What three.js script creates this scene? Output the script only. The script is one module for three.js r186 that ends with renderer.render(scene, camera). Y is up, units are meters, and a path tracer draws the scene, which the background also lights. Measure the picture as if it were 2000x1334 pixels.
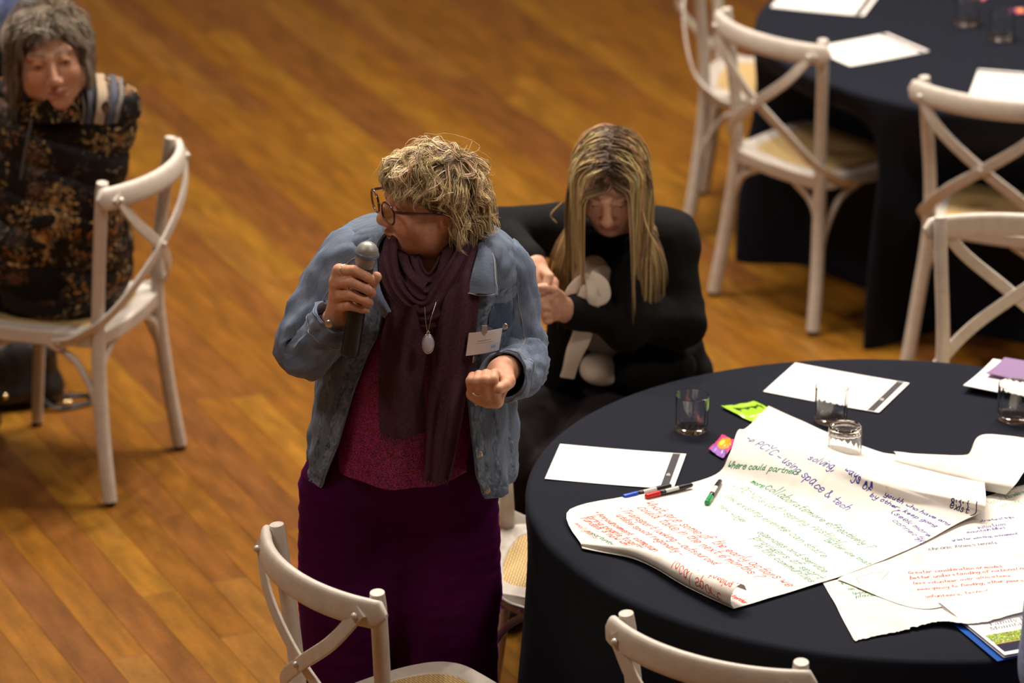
import * as THREE from 'three';
import { mergeGeometries } from 'three/addons/utils/BufferGeometryUtils.js';
import { RectAreaLightUniformsLib } from 'three/addons/lights/RectAreaLightUniformsLib.js';
import { createNoise3D } from 'simplex-noise';

// ---------- camera, light, exposure ----------
const scene = new THREE.Scene();
scene.background = new THREE.Color(0x000000);
const camera = new THREE.PerspectiveCamera(9.34, 2000 / 1334, 0.1, 80);
camera.position.set(0, 4.356, 9);
camera.rotation.set(-0.374, 0, 0.013, 'YXZ');
camera.focus = 8.72;
camera.userData.fStop = 2.8;
const renderer = new THREE.WebGLRenderer({ antialias: true });
renderer.toneMapping = THREE.LinearToneMapping;
renderer.toneMappingExposure = 1.0;
renderer.shadowMap.enabled = true;
RectAreaLightUniformsLib.init();
// out-of-view ceiling panels, placed to light the hall and camera-facing sides: x, z, width, depth, brightness, colour
const CEILING = 6.6;
const UNSEEN_PANELS = [
  [-3.6, -5.6, 1.2, 1.2, 30, 0xffeedd], [3.6, -5.6, 1.2, 1.2, 30, 0xffeedd],
  [-3.8, 2.6, 1.2, 1.2, 14, 0xffeedd], [3.8, 2.6, 1.2, 1.2, 22, 0xffeedd],
];
// two bars of unseen stage lights, placed to light tables and people from above: x, z, candela
const UNSEEN_SPOTS = [[-1.5, -1.9], [-0.6, -1.9], [0.3, -1.9], [1.2, -1.9], [2.1, -1.9], [-1.1, -2.7], [0.1, -2.7], [1.3, -2.7]].map(([x, z]) => [x, z, 25.5]);

// ---------- helpers ----------
function rng(seed) { let s = seed >>> 0; return () => { s = (s + 0x6d2b79f5) | 0; let t = Math.imul(s ^ (s >>> 15), 1 | s); t = (t + Math.imul(t ^ (t >>> 7), 61 | t)) ^ t; return ((t ^ (t >>> 14)) >>> 0) / 4294967296; }; }
const noise = createNoise3D(rng(7));
const fbm = (x, y, z, o = 4) => { let s = 0, a = 0.5; for (let i = 0; i < o; i++) { s += a * noise(x, y, z); x *= 2.03; y *= 2.03; z *= 2.03; a *= 0.5; } return s; };
const lerp = (a, b, t) => a + (b - a) * t, clamp = (x, a = 0, b = 1) => Math.min(b, Math.max(a, x));
const smooth = (a, b, x) => { const t = clamp((x - a) / (b - a)); return t * t * (3 - 2 * t); };
const vsub = (a, b) => [a[0] - b[0], a[1] - b[1], a[2] - b[2]], vadd = (a, b) => [a[0] + b[0], a[1] + b[1], a[2] + b[2]];
const vmul = (a, s) => [a[0] * s, a[1] * s, a[2] * s], vdot = (a, b) => a[0] * b[0] + a[1] * b[1] + a[2] * b[2];
const vcross = (a, b) => [a[1] * b[2] - a[2] * b[1], a[2] * b[0] - a[0] * b[2], a[0] * b[1] - a[1] * b[0]];
const vnorm = (a) => vmul(a, 1 / (Math.hypot(...a) || 1)), vlerp = (a, b, t) => [lerp(a[0], b[0], t), lerp(a[1], b[1], t), lerp(a[2], b[2], t)];
const used = new Map();
function numbered(name) { const n = used.get(name) ?? 0; used.set(name, n + 1); return n ? name + '_' + String(n).padStart(3, '0') : name; }
function shade(o) { o.traverse((m) => { if (m.isMesh) { m.castShadow = true; m.receiveShadow = true; } }); return o; }
function tag(o, label, category, group) { o.userData.label = label; o.userData.category = category; if (group) o.userData.group = group; return o; }
function thing(name, label, category, pos = [0, 0, 0], yaw = 0, group) {
  const o = new THREE.Group(); o.name = numbered(name); o.position.set(...pos); o.rotation.y = yaw; scene.add(o); return tag(o, label, category, group);
}
function part(name, geo, mat, parent, label) { const m = new THREE.Mesh(geo, mat); m.name = name; if (label) m.userData.label = label; parent.add(m); return shade(m); }
function structure(name, geo, mat) { const m = geo ? new THREE.Mesh(geo, mat) : new THREE.Group(); m.name = name; m.userData.kind = 'structure'; scene.add(m); return shade(m); }
function solo(name, geo, mat, label, category, group) { const m = new THREE.Mesh(geo, mat); m.name = numbered(name); scene.add(shade(m)); return tag(m, label, category, group); }
const std = (color, roughness = 0.6, o = {}) => new THREE.MeshPhysicalMaterial({ color, roughness, side: THREE.DoubleSide, ...o });
const lin = (r, g, b) => new THREE.Color().setRGB(r, g, b);
function canvas(w, h, draw) { const c = document.createElement('canvas'); c.width = w; c.height = h; draw(c.getContext('2d'), w, h); const t = new THREE.CanvasTexture(c); t.colorSpace = THREE.SRGBColorSpace; t.wrapS = t.wrapT = THREE.RepeatWrapping; t.anisotropy = 8; return t; }
function dataTex(w, h, f, srgb = true) {
  const d = new Uint8Array(w * h * 4);
  for (let y = 0; y < h; y++) for (let x = 0; x < w; x++) { const v = f(x, y), i = (y * w + x) * 4; d[i] = clamp(v[0], 0, 255); d[i + 1] = clamp(v[1] ?? v[0], 0, 255); d[i + 2] = clamp(v[2] ?? v[0], 0, 255); d[i + 3] = 255; }
  const t = new THREE.DataTexture(d, w, h); t.magFilter = THREE.LinearFilter; t.minFilter = THREE.LinearMipmapLinearFilter; t.generateMipmaps = true; t.wrapS = t.wrapT = THREE.RepeatWrapping; if (srgb) t.colorSpace = THREE.SRGBColorSpace; t.needsUpdate = true; return t;
}
// Catmull-Rom through arrays of any width
function cr(pts, t, closed) {
  const n = pts.length, m = closed ? n : n - 1, x = clamp(t) * m, i = Math.min(Math.floor(x), m - 1), f = x - i;
  const g = (k) => (closed ? pts[(k + n) % n] : k < 0 ? pts[0].map((v, c) => 2 * v - pts[1][c]) : k >= n ? pts[n - 1].map((v, c) => 2 * v - pts[n - 2][c]) : pts[k]);
  const a = g(i - 1), b = g(i), c = g(i + 1), d = g(i + 2);
  return b.map((_, k) => 0.5 * (2 * b[k] + (c[k] - a[k]) * f + (2 * a[k] - 5 * b[k] + 4 * c[k] - d[k]) * f * f + (3 * b[k] - a[k] - 3 * c[k] + d[k]) * f * f * f));
}
// a grid of points (rows x cols) as a surface; uv(i, j, p)
function gridGeo(rows, { closeU = false, uv, flip = false } = {}) {
  const R = rows.length, C = rows[0].length, pos = [], uvs = [], idx = [];
  for (let i = 0; i < R; i++) for (let j = 0; j < C; j++) { pos.push(...rows[i][j]); uvs.push(...(uv ? uv(i, j, rows[i][j]) : [j / (C - 1), i / (R - 1)])); }
  for (let i = 0; i < R - 1; i++) for (let j = 0; j < C - (closeU ? 0 : 1); j++) {
    const a = i * C + j, b = i * C + ((j + 1) % C), c = a + C, d = b + C;
    flip ? idx.push(a, c, b, b, c, d) : idx.push(a, b, c, b, d, c);
  }
  const g = new THREE.BufferGeometry(); g.setAttribute('position', new THREE.Float32BufferAttribute(pos, 3)); g.setAttribute('uv', new THREE.Float32BufferAttribute(uvs, 2)); g.setIndex(idx); g.computeVertexNormals(); return g;
}
// a grid given thickness: the same rows pushed back along their normals, rims joined
function slabGeo(rows, th, o = {}) {
  const g = gridGeo(rows, o), R = rows.length, C = rows[0].length, N = R * C, p = g.attributes.position.array, n = g.attributes.normal.array, u = g.attributes.uv.array;
  const pos = [...p], uvs = [...u, ...u], idx = [...g.index.array], f = idx.length;
  for (let i = 0; i < N * 3; i++) pos.push(p[i] - n[i] * th);
  for (let i = 0; i < f; i += 3) idx.push(idx[i] + N, idx[i + 2] + N, idx[i + 1] + N);
  const rim = []; for (let j = 0; j < C; j++) rim.push(j); for (let i = 1; i < R; i++) rim.push(i * C + C - 1); for (let j = C - 2; j >= 0; j--) rim.push((R - 1) * C + j); for (let i = R - 2; i > 0; i--) rim.push(i * C);
  const base = pos.length / 3;
  rim.forEach((a) => { pos.push(p[a * 3], p[a * 3 + 1], p[a * 3 + 2], p[a * 3] - n[a * 3] * th, p[a * 3 + 1] - n[a * 3 + 1] * th, p[a * 3 + 2] - n[a * 3 + 2] * th); uvs.push(u[a * 2], u[a * 2 + 1], u[a * 2], u[a * 2 + 1]); });
  rim.forEach((_, k) => { const a = base + k * 2, b = base + ((k + 1) % rim.length) * 2; o.flip ? idx.push(a, b, a + 1, b, b + 1, a + 1) : idx.push(a, a + 1, b, b, a + 1, b + 1); });
  const q = new THREE.BufferGeometry(); q.setAttribute('position', new THREE.Float32BufferAttribute(pos, 3)); q.setAttribute('uv', new THREE.Float32BufferAttribute(uvs, 2)); q.setIndex(idx); q.computeVertexNormals(); return q;
}
// sweep a closed profile [[a, b], ...] along a path; up fixes the b axis
function sweep(path, n, prof, { up, caps = true, closed = false, uvScale = 1 } = {}) {
  const P = [], T = []; for (let i = 0; i <= n; i++) P.push(cr(path, i / n, closed));
  for (let i = 0; i <= n; i++) T.push(vnorm(closed ? vsub(P[(i + 1) % n], P[(i - 1 + n) % n]) : vsub(P[Math.min(i + 1, n)], P[Math.max(i - 1, 0)])));
  let B = up ? null : vnorm(vcross(T[0], Math.abs(T[0][1]) < 0.9 ? [0, 1, 0] : [1, 0, 0]));
  const rows = []; let len = 0; const L = [];
  for (let i = 0; i <= n; i++) {
    const t = T[i], ref = up ? (typeof up === 'function' ? up(i / n) : up) : B;
    B = vnorm(vsub(ref, vmul(t, vdot(ref, t)))); const N = vcross(B, t);
    const pr = prof(i / n); rows.push(pr.map(([a, b]) => vadd(P[i], vadd(vmul(N, a), vmul(B, b)))));
    if (i) len += Math.hypot(...vsub(P[i], P[i - 1])); L.push(len);
  }
  const C = rows[0].length, per = []; for (let j = 0; j <= C; j++) per.push(j ? per[j - 1] + Math.hypot(...vsub(rows[n >> 1][j % C], rows[n >> 1][j - 1])) : 0);
  const full = rows.map((r) => [...r, r[0]]);
  const g = gridGeo(full, { uv: (i, j) => [per[j] * uvScale, L[i] * uvScale], flip: true }), nn = g.attributes.normal;
  for (let i = 0; i <= n; i++) { const a = i * (C + 1), b = a + C, m = vnorm([nn.getX(a) + nn.getX(b), nn.getY(a) + nn.getY(b), nn.getZ(a) + nn.getZ(b)]); nn.setXYZ(a, ...m); nn.setXYZ(b, ...m); }
  if (!caps || closed) return g;
  const ends = [[rows[0], vmul(T[0], -1), P[0]], [rows[n], T[n], P[n]]].map(([r, nor, c], e) => {
    const pos = [...c], idx = [], uv = [0, 0]; r.forEach((q, j) => { pos.push(...q); uv.push(0.01, 0.01); const k = ((j + 1) % C) + 1; e ? idx.push(0, k, j + 1) : idx.push(0, j + 1, k); });
    const m = new THREE.BufferGeometry(); m.setAttribute('position', new THREE.Float32BufferAttribute(pos, 3)); m.setAttribute('uv', new THREE.Float32BufferAttribute(uv, 2)); m.setIndex(idx); m.computeVertexNormals(); return m;
  });
  return mergeGeometries([g, ...ends]);
}
const circle = (r, n = 12, ry = r) => Array.from({ length: n }, (_, k) => [r * Math.cos((k / n) * 2 * Math.PI), ry * Math.sin((k / n) * 2 * Math.PI)]);
const tube = (path, n, r, sides = 10, o) => sweep(path, n, (t) => circle(typeof r === 'function' ? r(t) : r, sides), o);
const superRect = (w, h, e = 4, n = 20) => Array.from({ length: n }, (_, k) => { const a = (k / n) * 2 * Math.PI, c = Math.cos(a), s = Math.sin(a); return [Math.sign(c) * Math.pow(Math.abs(c), 2 / e) * w / 2, Math.sign(s) * Math.pow(Math.abs(s), 2 / e) * h / 2]; });
const lathe = (pts, n = 32) => new THREE.LatheGeometry(pts.map((p) => new THREE.Vector2(p[0], p[1])), n);
const sphere = (c, r, w = 12) => new THREE.SphereGeometry(r, w, Math.max(6, w >> 1)).translate(...c);
const strip = (g) => { const q = g.index ? g.toNonIndexed() : g; for (const k of Object.keys(q.attributes)) if (!['position', 'normal', 'uv'].includes(k)) q.deleteAttribute(k); return q; };
const merge = (list) => mergeGeometries(list.map(strip));

// ---------- smooth solids: fields of capsules and ellipsoids, meshed by surface nets ----------
function cap(a, b, ra, rb = ra, k = 0.02, op = 1) {
  const d = vsub(b, a), L = vdot(d, d) || 1e-9, R = Math.max(ra, rb);
  return { k, op, lo: a.map((v, i) => Math.min(v, b[i]) - R), hi: a.map((v, i) => Math.max(v, b[i]) + R), f(x, y, z) { const px = x - a[0], py = y - a[1], pz = z - a[2], t = Math.min(1, Math.max(0, (px * d[0] + py * d[1] + pz * d[2]) / L)); return Math.hypot(px - d[0] * t, py - d[1] * t, pz - d[2] * t) - (ra + (rb - ra) * t); } };
}
function ell(c, r, k = 0.02, op = 1, M = null) {
  const R = Math.max(...r), e = M ? M.elements : null;
  return { k, op, lo: c.map((v) => v - R), hi: c.map((v) => v + R), f(x, y, z) {
    let px = x - c[0], py = y - c[1], pz = z - c[2];
    if (e) { const qx = e[0] * px + e[1] * py + e[2] * pz, qy = e[3] * px + e[4] * py + e[5] * pz; pz = e[6] * px + e[7] * py + e[8] * pz; px = qx; py = qy; }
    const ax = px / r[0], ay = py / r[1], az = pz / r[2], k0 = Math.sqrt(ax * ax + ay * ay + az * az), k1 = Math.sqrt((ax / r[0]) ** 2 + (ay / r[1]) ** 2 + (az / r[2]) ** 2);
    return k1 < 1e-6 ? -Math.min(...r) : (k0 * (k0 - 1)) / k1; } };
}
const chain = (pts, k = 0.02) => pts.slice(1).map((p, i) => cap(pts[i], p, pts[i][3], p[3], k));
function solid(prims, cell, { lo, hi, post, skip = 0 } = {}) {
  const pad = cell * 3;
  lo = lo ?? [0, 1, 2].map((i) => Math.min(...prims.filter((p) => p.op > 0).map((p) => p.lo[i])) - pad); hi = hi ?? [0, 1, 2].map((i) => Math.max(...prims.filter((p) => p.op > 0).map((p) => p.hi[i])) + pad);
  const [nx, ny, nz] = [0, 1, 2].map((i) => Math.ceil((hi[i] - lo[i]) / cell) + 1), D = new Float32Array(nx * ny * nz).fill(0.2);
  for (const p of prims) {
    const m = p.k + cell * 2, a = [0, 1, 2].map((i) => Math.max(0, Math.floor((p.lo[i] - m - lo[i]) / cell))), b = [nx, ny, nz].map((n, i) => Math.min(n - 1, Math.ceil((p.hi[i] + m - lo[i]) / cell)));
    for (let z = a[2]; z <= b[2]; z++) for (let y = a[1]; y <= b[1]; y++) for (let x = a[0], i = x + nx * (y + ny * z); x <= b[0]; x++, i++) {
      const d = p.f(lo[0] + x * cell, lo[1] + y * cell, lo[2] + z * cell), e = D[i];
      if (p.op > 0) { const h = Math.max(p.k - Math.abs(d - e), 0) / (p.k || 1); D[i] = Math.min(d, e) - h * h * p.k * 0.25; } else { const h = Math.max(p.k - Math.abs(-d - e), 0) / (p.k || 1); D[i] = Math.max(-d, e) + h * h * p.k * 0.25; }
    }
  }
  if (post) for (let z = 0, i = 0; z < nz; z++) for (let y = 0; y < ny; y++) for (let x = 0; x < nx; x++, i++) if (Math.abs(D[i]) < 0.06) D[i] = post(lo[0] + x * cell, lo[1] + y * cell, lo[2] + z * cell, D[i]);
  const pos = [], idx = [], id = new Int32Array(nx * ny * nz), sy = nx, sz = nx * ny, off = [0, 1, sy, sy + 1, sz, sz + 1, sz + sy, sz + sy + 1], E = [[0, 1], [2, 3], [4, 5], [6, 7], [0, 2], [1, 3], [4, 6], [5, 7], [0, 4], [1, 5], [2, 6], [3, 7]];
  for (let z = 0; z < nz - 1; z++) for (let y = 0; y < ny - 1; y++) for (let x = 0; x < nx - 1; x++) {
    const i = x + y * sy + z * sz; let m = 0; for (let c = 0; c < 8; c++) if (D[i + off[c]] < 0) m |= 1 << c;
    if (m === 0 || m === 255) continue;
    let px = 0, py = 0, pz = 0, n = 0;
    for (const [a, b] of E) if (((m >> a) & 1) !== ((m >> b) & 1)) { const va = D[i + off[a]], t = va / (va - D[i + off[b]]); px += (a & 1) + ((b & 1) - (a & 1)) * t; py += ((a >> 1) & 1) + (((b >> 1) & 1) - ((a >> 1) & 1)) * t; pz += (a >> 2) + ((b >> 2) - (a >> 2)) * t; n++; }
    pos.push(lo[0] + (x + px / n) * cell, lo[1] + (y + py / n) * cell, lo[2] + (z + pz / n) * cell); id[i] = pos.length / 3;
    const quad = (u, v, inside) => { const a = id[i], b = id[i - u], c = id[i - u - v], d = id[i - v]; if (a && b && c && d) inside ? idx.push(a - 1, b - 1, c - 1, a - 1, c - 1, d - 1) : idx.push(a - 1, c - 1, b - 1, a - 1, d - 1, c - 1); };
    if (y && z && ((m & 1) !== ((m >> 1) & 1))) quad(sy, sz, m & 1);
    if (x && z && ((m & 1) !== ((m >> 2) & 1))) quad(sz, 1, m & 1);
    if (x && y && ((m & 1) !== ((m >> 4) & 1))) quad(1, sy, m & 1);
  }
  const g = new THREE.BufferGeometry(); g.setAttribute('position', new THREE.Float32BufferAttribute(pos, 3)); g.setIndex(idx); g.computeVertexNormals(); return g;
}
function fieldAt(prims, p) { let D = 1; for (const q of prims) { const d = q.f(...p), h = Math.max(q.k - Math.abs((q.op > 0 ? d : -d) - D), 0) / (q.k || 1); D = q.op > 0 ? Math.min(d, D) - h * h * q.k * 0.25 : Math.max(-d, D) + h * h * q.k * 0.25; } return D; }
function onto(prims, p, off = 0) { for (let i = 0; i < 12; i++) { const d = fieldAt(prims, p) - off, e = 1e-3, n = vnorm([0, 1, 2].map((c) => { const q = p.slice(); q[c] += e; const r = p.slice(); r[c] -= e; return fieldAt(prims, q) - fieldAt(prims, r); })); p = vsub(p, vmul(n, d * 0.9)); } return p; }
function boxUV(g, s = 1) {   // uv in metres from the axis that each face looks along
  const q = g.index ? g.toNonIndexed() : g, p = q.attributes.position, n = q.attributes.normal, uv = new Float32Array(p.count * 2);
  for (let i = 0; i < p.count; i += 3) {
    const a = [0, 1, 2].map((c) => Math.abs(n.getComponent(i, c) + n.getComponent(i + 1, c) + n.getComponent(i + 2, c))), k = a[1] > a[0] && a[1] > a[2] ? 1 : a[0] > a[2] ? 0 : 2;
    for (let j = i; j < i + 3; j++) { uv[j * 2] = (k === 0 ? p.getZ(j) : p.getX(j)) * s; uv[j * 2 + 1] = (k === 1 ? p.getZ(j) : p.getY(j)) * s; }
  }
  q.setAttribute('uv', new THREE.BufferAttribute(uv, 2)); return q;
}
function tint(g, f) { const p = g.attributes.position, c = new Float32Array(p.count * 3); for (let i = 0; i < p.count; i++) c.set(f(p.getX(i), p.getY(i), p.getZ(i), i), i * 3); g.setAttribute('color', new THREE.BufferAttribute(c, 3)); return g; }

// ---------- the hall ----------
const woodMap = dataTex(1024, 512, (x, y) => {
  const u = x / 1024, v = y / 512, a = Math.cos(u * 2 * Math.PI) * 0.9, b = Math.sin(u * 2 * Math.PI) * 0.9, w = v * 16;
  const band = fbm(a, b, w * 0.55, 4), fine = fbm(a * 3, b * 3 + 9, w * 5, 3), pore = noise(a * 9, b * 9, w * 17);
  const k = 0.93 + 0.17 * band + 0.07 * fine - (pore > 0.6 ? 0.06 : 0) + 0.05 * noise(a * 40, b * 40, w);
  return [k * 232, k * 222 - 4, k * 205 - 8];
});
const woodBump = dataTex(256, 512, (x, y) => { const u = x / 256, v = y / 512; return [128 + 70 * fbm(Math.cos(u * 6.283) * 2, Math.sin(u * 6.283) * 2, v * 60, 3)]; }, false);
const woods = [[0.3124, 0.1531, 0.0185], [0.2772, 0.1267, 0.0167], [0.2508, 0.1091, 0.0229], [0.352, 0.183, 0.022], [0.2992, 0.1399, 0.015], [0.2306, 0.0986, 0.0246], [0.3212, 0.1619, 0.0299]]
  .map((c) => std(lin(...c), 0.4, { map: woodMap, bumpMap: woodBump, bumpScale: 0.0003, specularIntensity: 0.6 }));
const floor = structure('floor', null);
{
  const ang = 65.2 * Math.PI / 180, dx = Math.cos(ang), dz = Math.sin(ang), r = rng(11), W = 0.0945;
  const at = (s, t, y) => [s * dx + t * dz, y, s * dz - t * dx];   // s along a board, t across
  const board = (s0, s1, t0, t1, m, off) => {
    const gap = 0.00035, ch = 0.0007, top = 0, a0 = s0 + gap, a1 = s1 - gap, b0 = t0 + gap, b1 = t1 - gap;
    const ring = (i, y) => [[a0 + i, b0 + i], [a1 - i, b0 + i], [a1 - i, b1 - i], [a0 + i, b1 - i]].map(([s, t]) => [s, t, y]);
    const R = [ring(ch, top), ring(0, top - ch), ring(0, -0.019)], pos = [], uv = [], idx = [];
    const put = (q) => q.forEach(([s, t, y]) => { pos.push(...at(s, t, y)); uv.push((s + off[0]) / 1.6, (t + off[1]) / 0.5); });
    put(R[0]); idx.push(0, 1, 2, 0, 2, 3);
    for (let k = 0; k < 2; k++) for (let j = 0; j < 4; j++) { const b = pos.length / 3; put([R[k][j], R[k][(j + 1) % 4], R[k + 1][(j + 1) % 4], R[k + 1][j]]); idx.push(b, b + 2, b + 1, b, b + 3, b + 2); }
    const g = new THREE.BufferGeometry(); g.setAttribute('position', new THREE.Float32BufferAttribute(pos, 3)); g.setAttribute('uv', new THREE.Float32BufferAttribute(uv, 2)); g.setIndex(idx);
    const q = g.toNonIndexed(); q.computeVertexNormals(); const nn = q.attributes.normal; if (nn.getY(0) < 0) { for (let i = 0; i < nn.count; i++) nn.setXYZ(i, -nn.getX(i), -nn.getY(i), -nn.getZ(i)); }
    part('floor_board', q, m, floor);
  };
  // only the boards that the view crosses; each runs 1.2 to 3.4 m
  const T0 = -8, T1 = 68;
  let n = 0, last = -1;
  const inView = (x, z) => { const k = (z + 5.4) / 5.5; return z > -5.9 && z < 2.0 && x > lerp(-2.05, -1.35, k) && x < lerp(2.05, 1.45, k); };
  for (let i = T0; i < T1; i++) {
    let s = -8 + r() * 1.5;
    while (s < 4) {
      const L = 1.3 + r() * 2.1; let seen = false;
      for (let q = 0; q <= 8; q++) { const p = at(s + (L * q) / 8, (i + 0.5) * W - 2.0, 0); if (inView(p[0], p[2])) seen = true; }
      let m = Math.floor(r() * 7); if (m === last) m = (m + 1) % 7;
      const off = [r() * 3, r() * 2];
      if (seen) { board(s, s + L, i * W - 2.0, (i + 1) * W - 2.0, woods[m], off); n++; last = m; }
      s += L;
    }
  }
  console.log('boards', n);
  // the floor beyond the boards built one by one, and the bed they lie on
  const bed = new THREE.BoxGeometry(18, 0.1, 26).translate(0, -0.0702, -1); part('floor_bed', bed, std(lin(0.2, 0.08, 0.016), 0.6), floor);
  const ring = new THREE.Shape([[-9, -14], [9, -14], [9, 12], [-9, 12]].map((p) => new THREE.Vector2(p[0], -p[1]))); ring.holes.push(new THREE.Path([[-3.4, -7.6], [3.4, -7.6], [3.0, 3.2], [-3.0, 3.2]].map((p) => new THREE.Vector2(p[0], -p[1]))));
  const og = new THREE.ShapeGeometry(ring).rotateX(-Math.PI / 2).translate(0, -0.004, 0), u = og.attributes.uv, p = og.attributes.position;
  for (let i = 0; i < u.count; i++) u.setXY(i, (p.getX(i) * dx + p.getZ(i) * dz) / 1.6, (p.getX(i) * dz - p.getZ(i) * dx) / 0.5);
  part('floor_surround', og, woods[0], floor);
}
{
  const plaster = std(lin(0.5, 0.44, 0.37), 0.9), H = CEILING + 0.12;
  structure('wall_back', new THREE.BoxGeometry(18.4, H, 0.2).translate(0, H / 2, -14.1), plaster);
  structure('wall_front', new THREE.BoxGeometry(18.4, H, 0.2).translate(0, H / 2, 12.1), plaster);
  structure('wall_left', new THREE.BoxGeometry(0.2, H, 26).translate(-9.1, H / 2, -1), plaster);
  structure('wall_right', new THREE.BoxGeometry(0.2, H, 26).translate(9.1, H / 2, -1), plaster);
  structure('ceiling', new THREE.BoxGeometry(18.4, 0.2, 26.4).translate(0, H + 0.1, -1), std(lin(0.6, 0.57, 0.52), 0.9));
  const body = std(0xd8d4cc, 0.5);
  UNSEEN_PANELS.forEach(([x, z, w, d, power, color], i) => {  // panels out of view, strength chosen to lift the fronts
    const t = thing('unseen_ceiling_light', `unseen square ceiling light panel at the ${['back left', 'back right', 'front left', 'front right'][i]} of the hall`, 'light', [x, CEILING, z], 0, 'unseen ceiling light panels');
    part('housing', new THREE.BoxGeometry(w + 0.08, 0.07, d + 0.08).translate(0, 0.045, 0), body, t);
    part('diffuser_glow', new THREE.BoxGeometry(w, 0.012, d), new THREE.MeshStandardMaterial({ color: 0xffffff, emissive: new THREE.Color(color), emissiveIntensity: Math.min(power, 14) }), t);
    const l = new THREE.RectAreaLight(color, power, w, d); l.position.set(0, -0.02, 0); l.rotation.x = -Math.PI / 2; l.name = 'unseen_panel_light'; t.add(l);
  });
  const black = std(lin(0.02, 0.02, 0.02), 0.5);
  for (const z of [-1.9, -2.7]) solo('unseen_lighting_bar', tube([[-2.4, 6.528, z], [0.3, 6.528, z], [3, 6.528, z]], 4, 0.024, 12), black, z > -2 ? 'unseen black lighting bar nearest the balcony' : 'unseen black lighting bar furthest from the balcony', 'lighting bar');  // bars out of view that carry the unseen stage lights
  UNSEEN_SPOTS.forEach(([x, z, cd], i) => {
    const t = thing('unseen_stage_light', `unseen black stage light, ${['first', 'second', 'third', 'fourth', 'fifth', 'first', 'second', 'third'][i]} from the left on the lighting bar ${i < 5 ? 'nearest' : 'furthest from'} the balcony`, 'light', [x, 6.32, z], 0, 'unseen stage lights'), aim = new THREE.Vector3(-0.15 - x * 0.5, -6.3, 2.4);
    const body = new THREE.Group(); body.name = 'lamp_head'; body.quaternion.setFromUnitVectors(new THREE.Vector3(0, -1, 0), aim.clone().normalize()); t.add(body);
    part('housing', lathe([[0, 0.16], [0.06, 0.155], [0.085, 0.12], [0.1, 0], [0.108, -0.03], [0.1, -0.03], [0.094, 0.002], [0, 0.002]], 28), black, body);
    part('lens_glow', lathe([[0, -0.006], [0.06, -0.003], [0.088, 0.0]], 24), new THREE.MeshStandardMaterial({ color: 0xffffff, emissive: new THREE.Color(0xfff1e2), emissiveIntensity: 120 }), body);
    part('yoke', tube([[-0.112, 0, 0], [-0.115, 0.1, 0], [0, 0.17, 0], [0.115, 0.1, 0], [0.112, 0, 0]], 16, 0.008, 8), black, t);
    const l = new THREE.SpotLight(0xfff1e2, cd, 0, 1.0, 0.7, 2); l.shadow.radius = 4.4; l.castShadow = true; l.shadow.mapSize.set(1024, 1024); l.position.set(0, -0.02, 0); l.name = 'unseen_stage_spot'; const tg = new THREE.Object3D(); tg.position.set(0, -1, 0); body.add(l, tg); l.target = tg;
  });
}

// chairs: x, z, facing x, facing z, label
const SEATS = [[-0.996, -1.108, -0.93, -0.365, 'white cross-back chair under the woman in the patterned jacket, at left'],
  [0.757, -2.366, 0.75, -0.66, 'empty white cross-back chair seen whole from behind at the left of the far table'],
  [-0.338, 1.323, 0.83, -0.556, 'white cross-back chair in front of the standing woman, at bottom centre left'],
  [0.414, 1.66, 0.534, -0.845, 'white cross-back chair at the bottom edge, its worn top rail before the near black table'],
  [0.6, -3.18, 0.985, 0.17, 'white cross-back chair seen side-on, at the top edge beside the far black table'],
  [1.307, -1.827, 0.4, -0.917, 'white cross-back chair drawn up to the far table, paper beyond its rail, right edge'],
  [1.245, -0.685, -0.1, 0.995, 'white cross-back chair facing the camera on the far side of the near table'],
  [-0.03, 0.4, 0.99, 0.14, 'white cross-back chair tucked under the near table beside the standing woman'],
  [0.1, -0.63, 0.48, 0.88, 'white cross-back chair beneath the seated blonde woman']];

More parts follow.
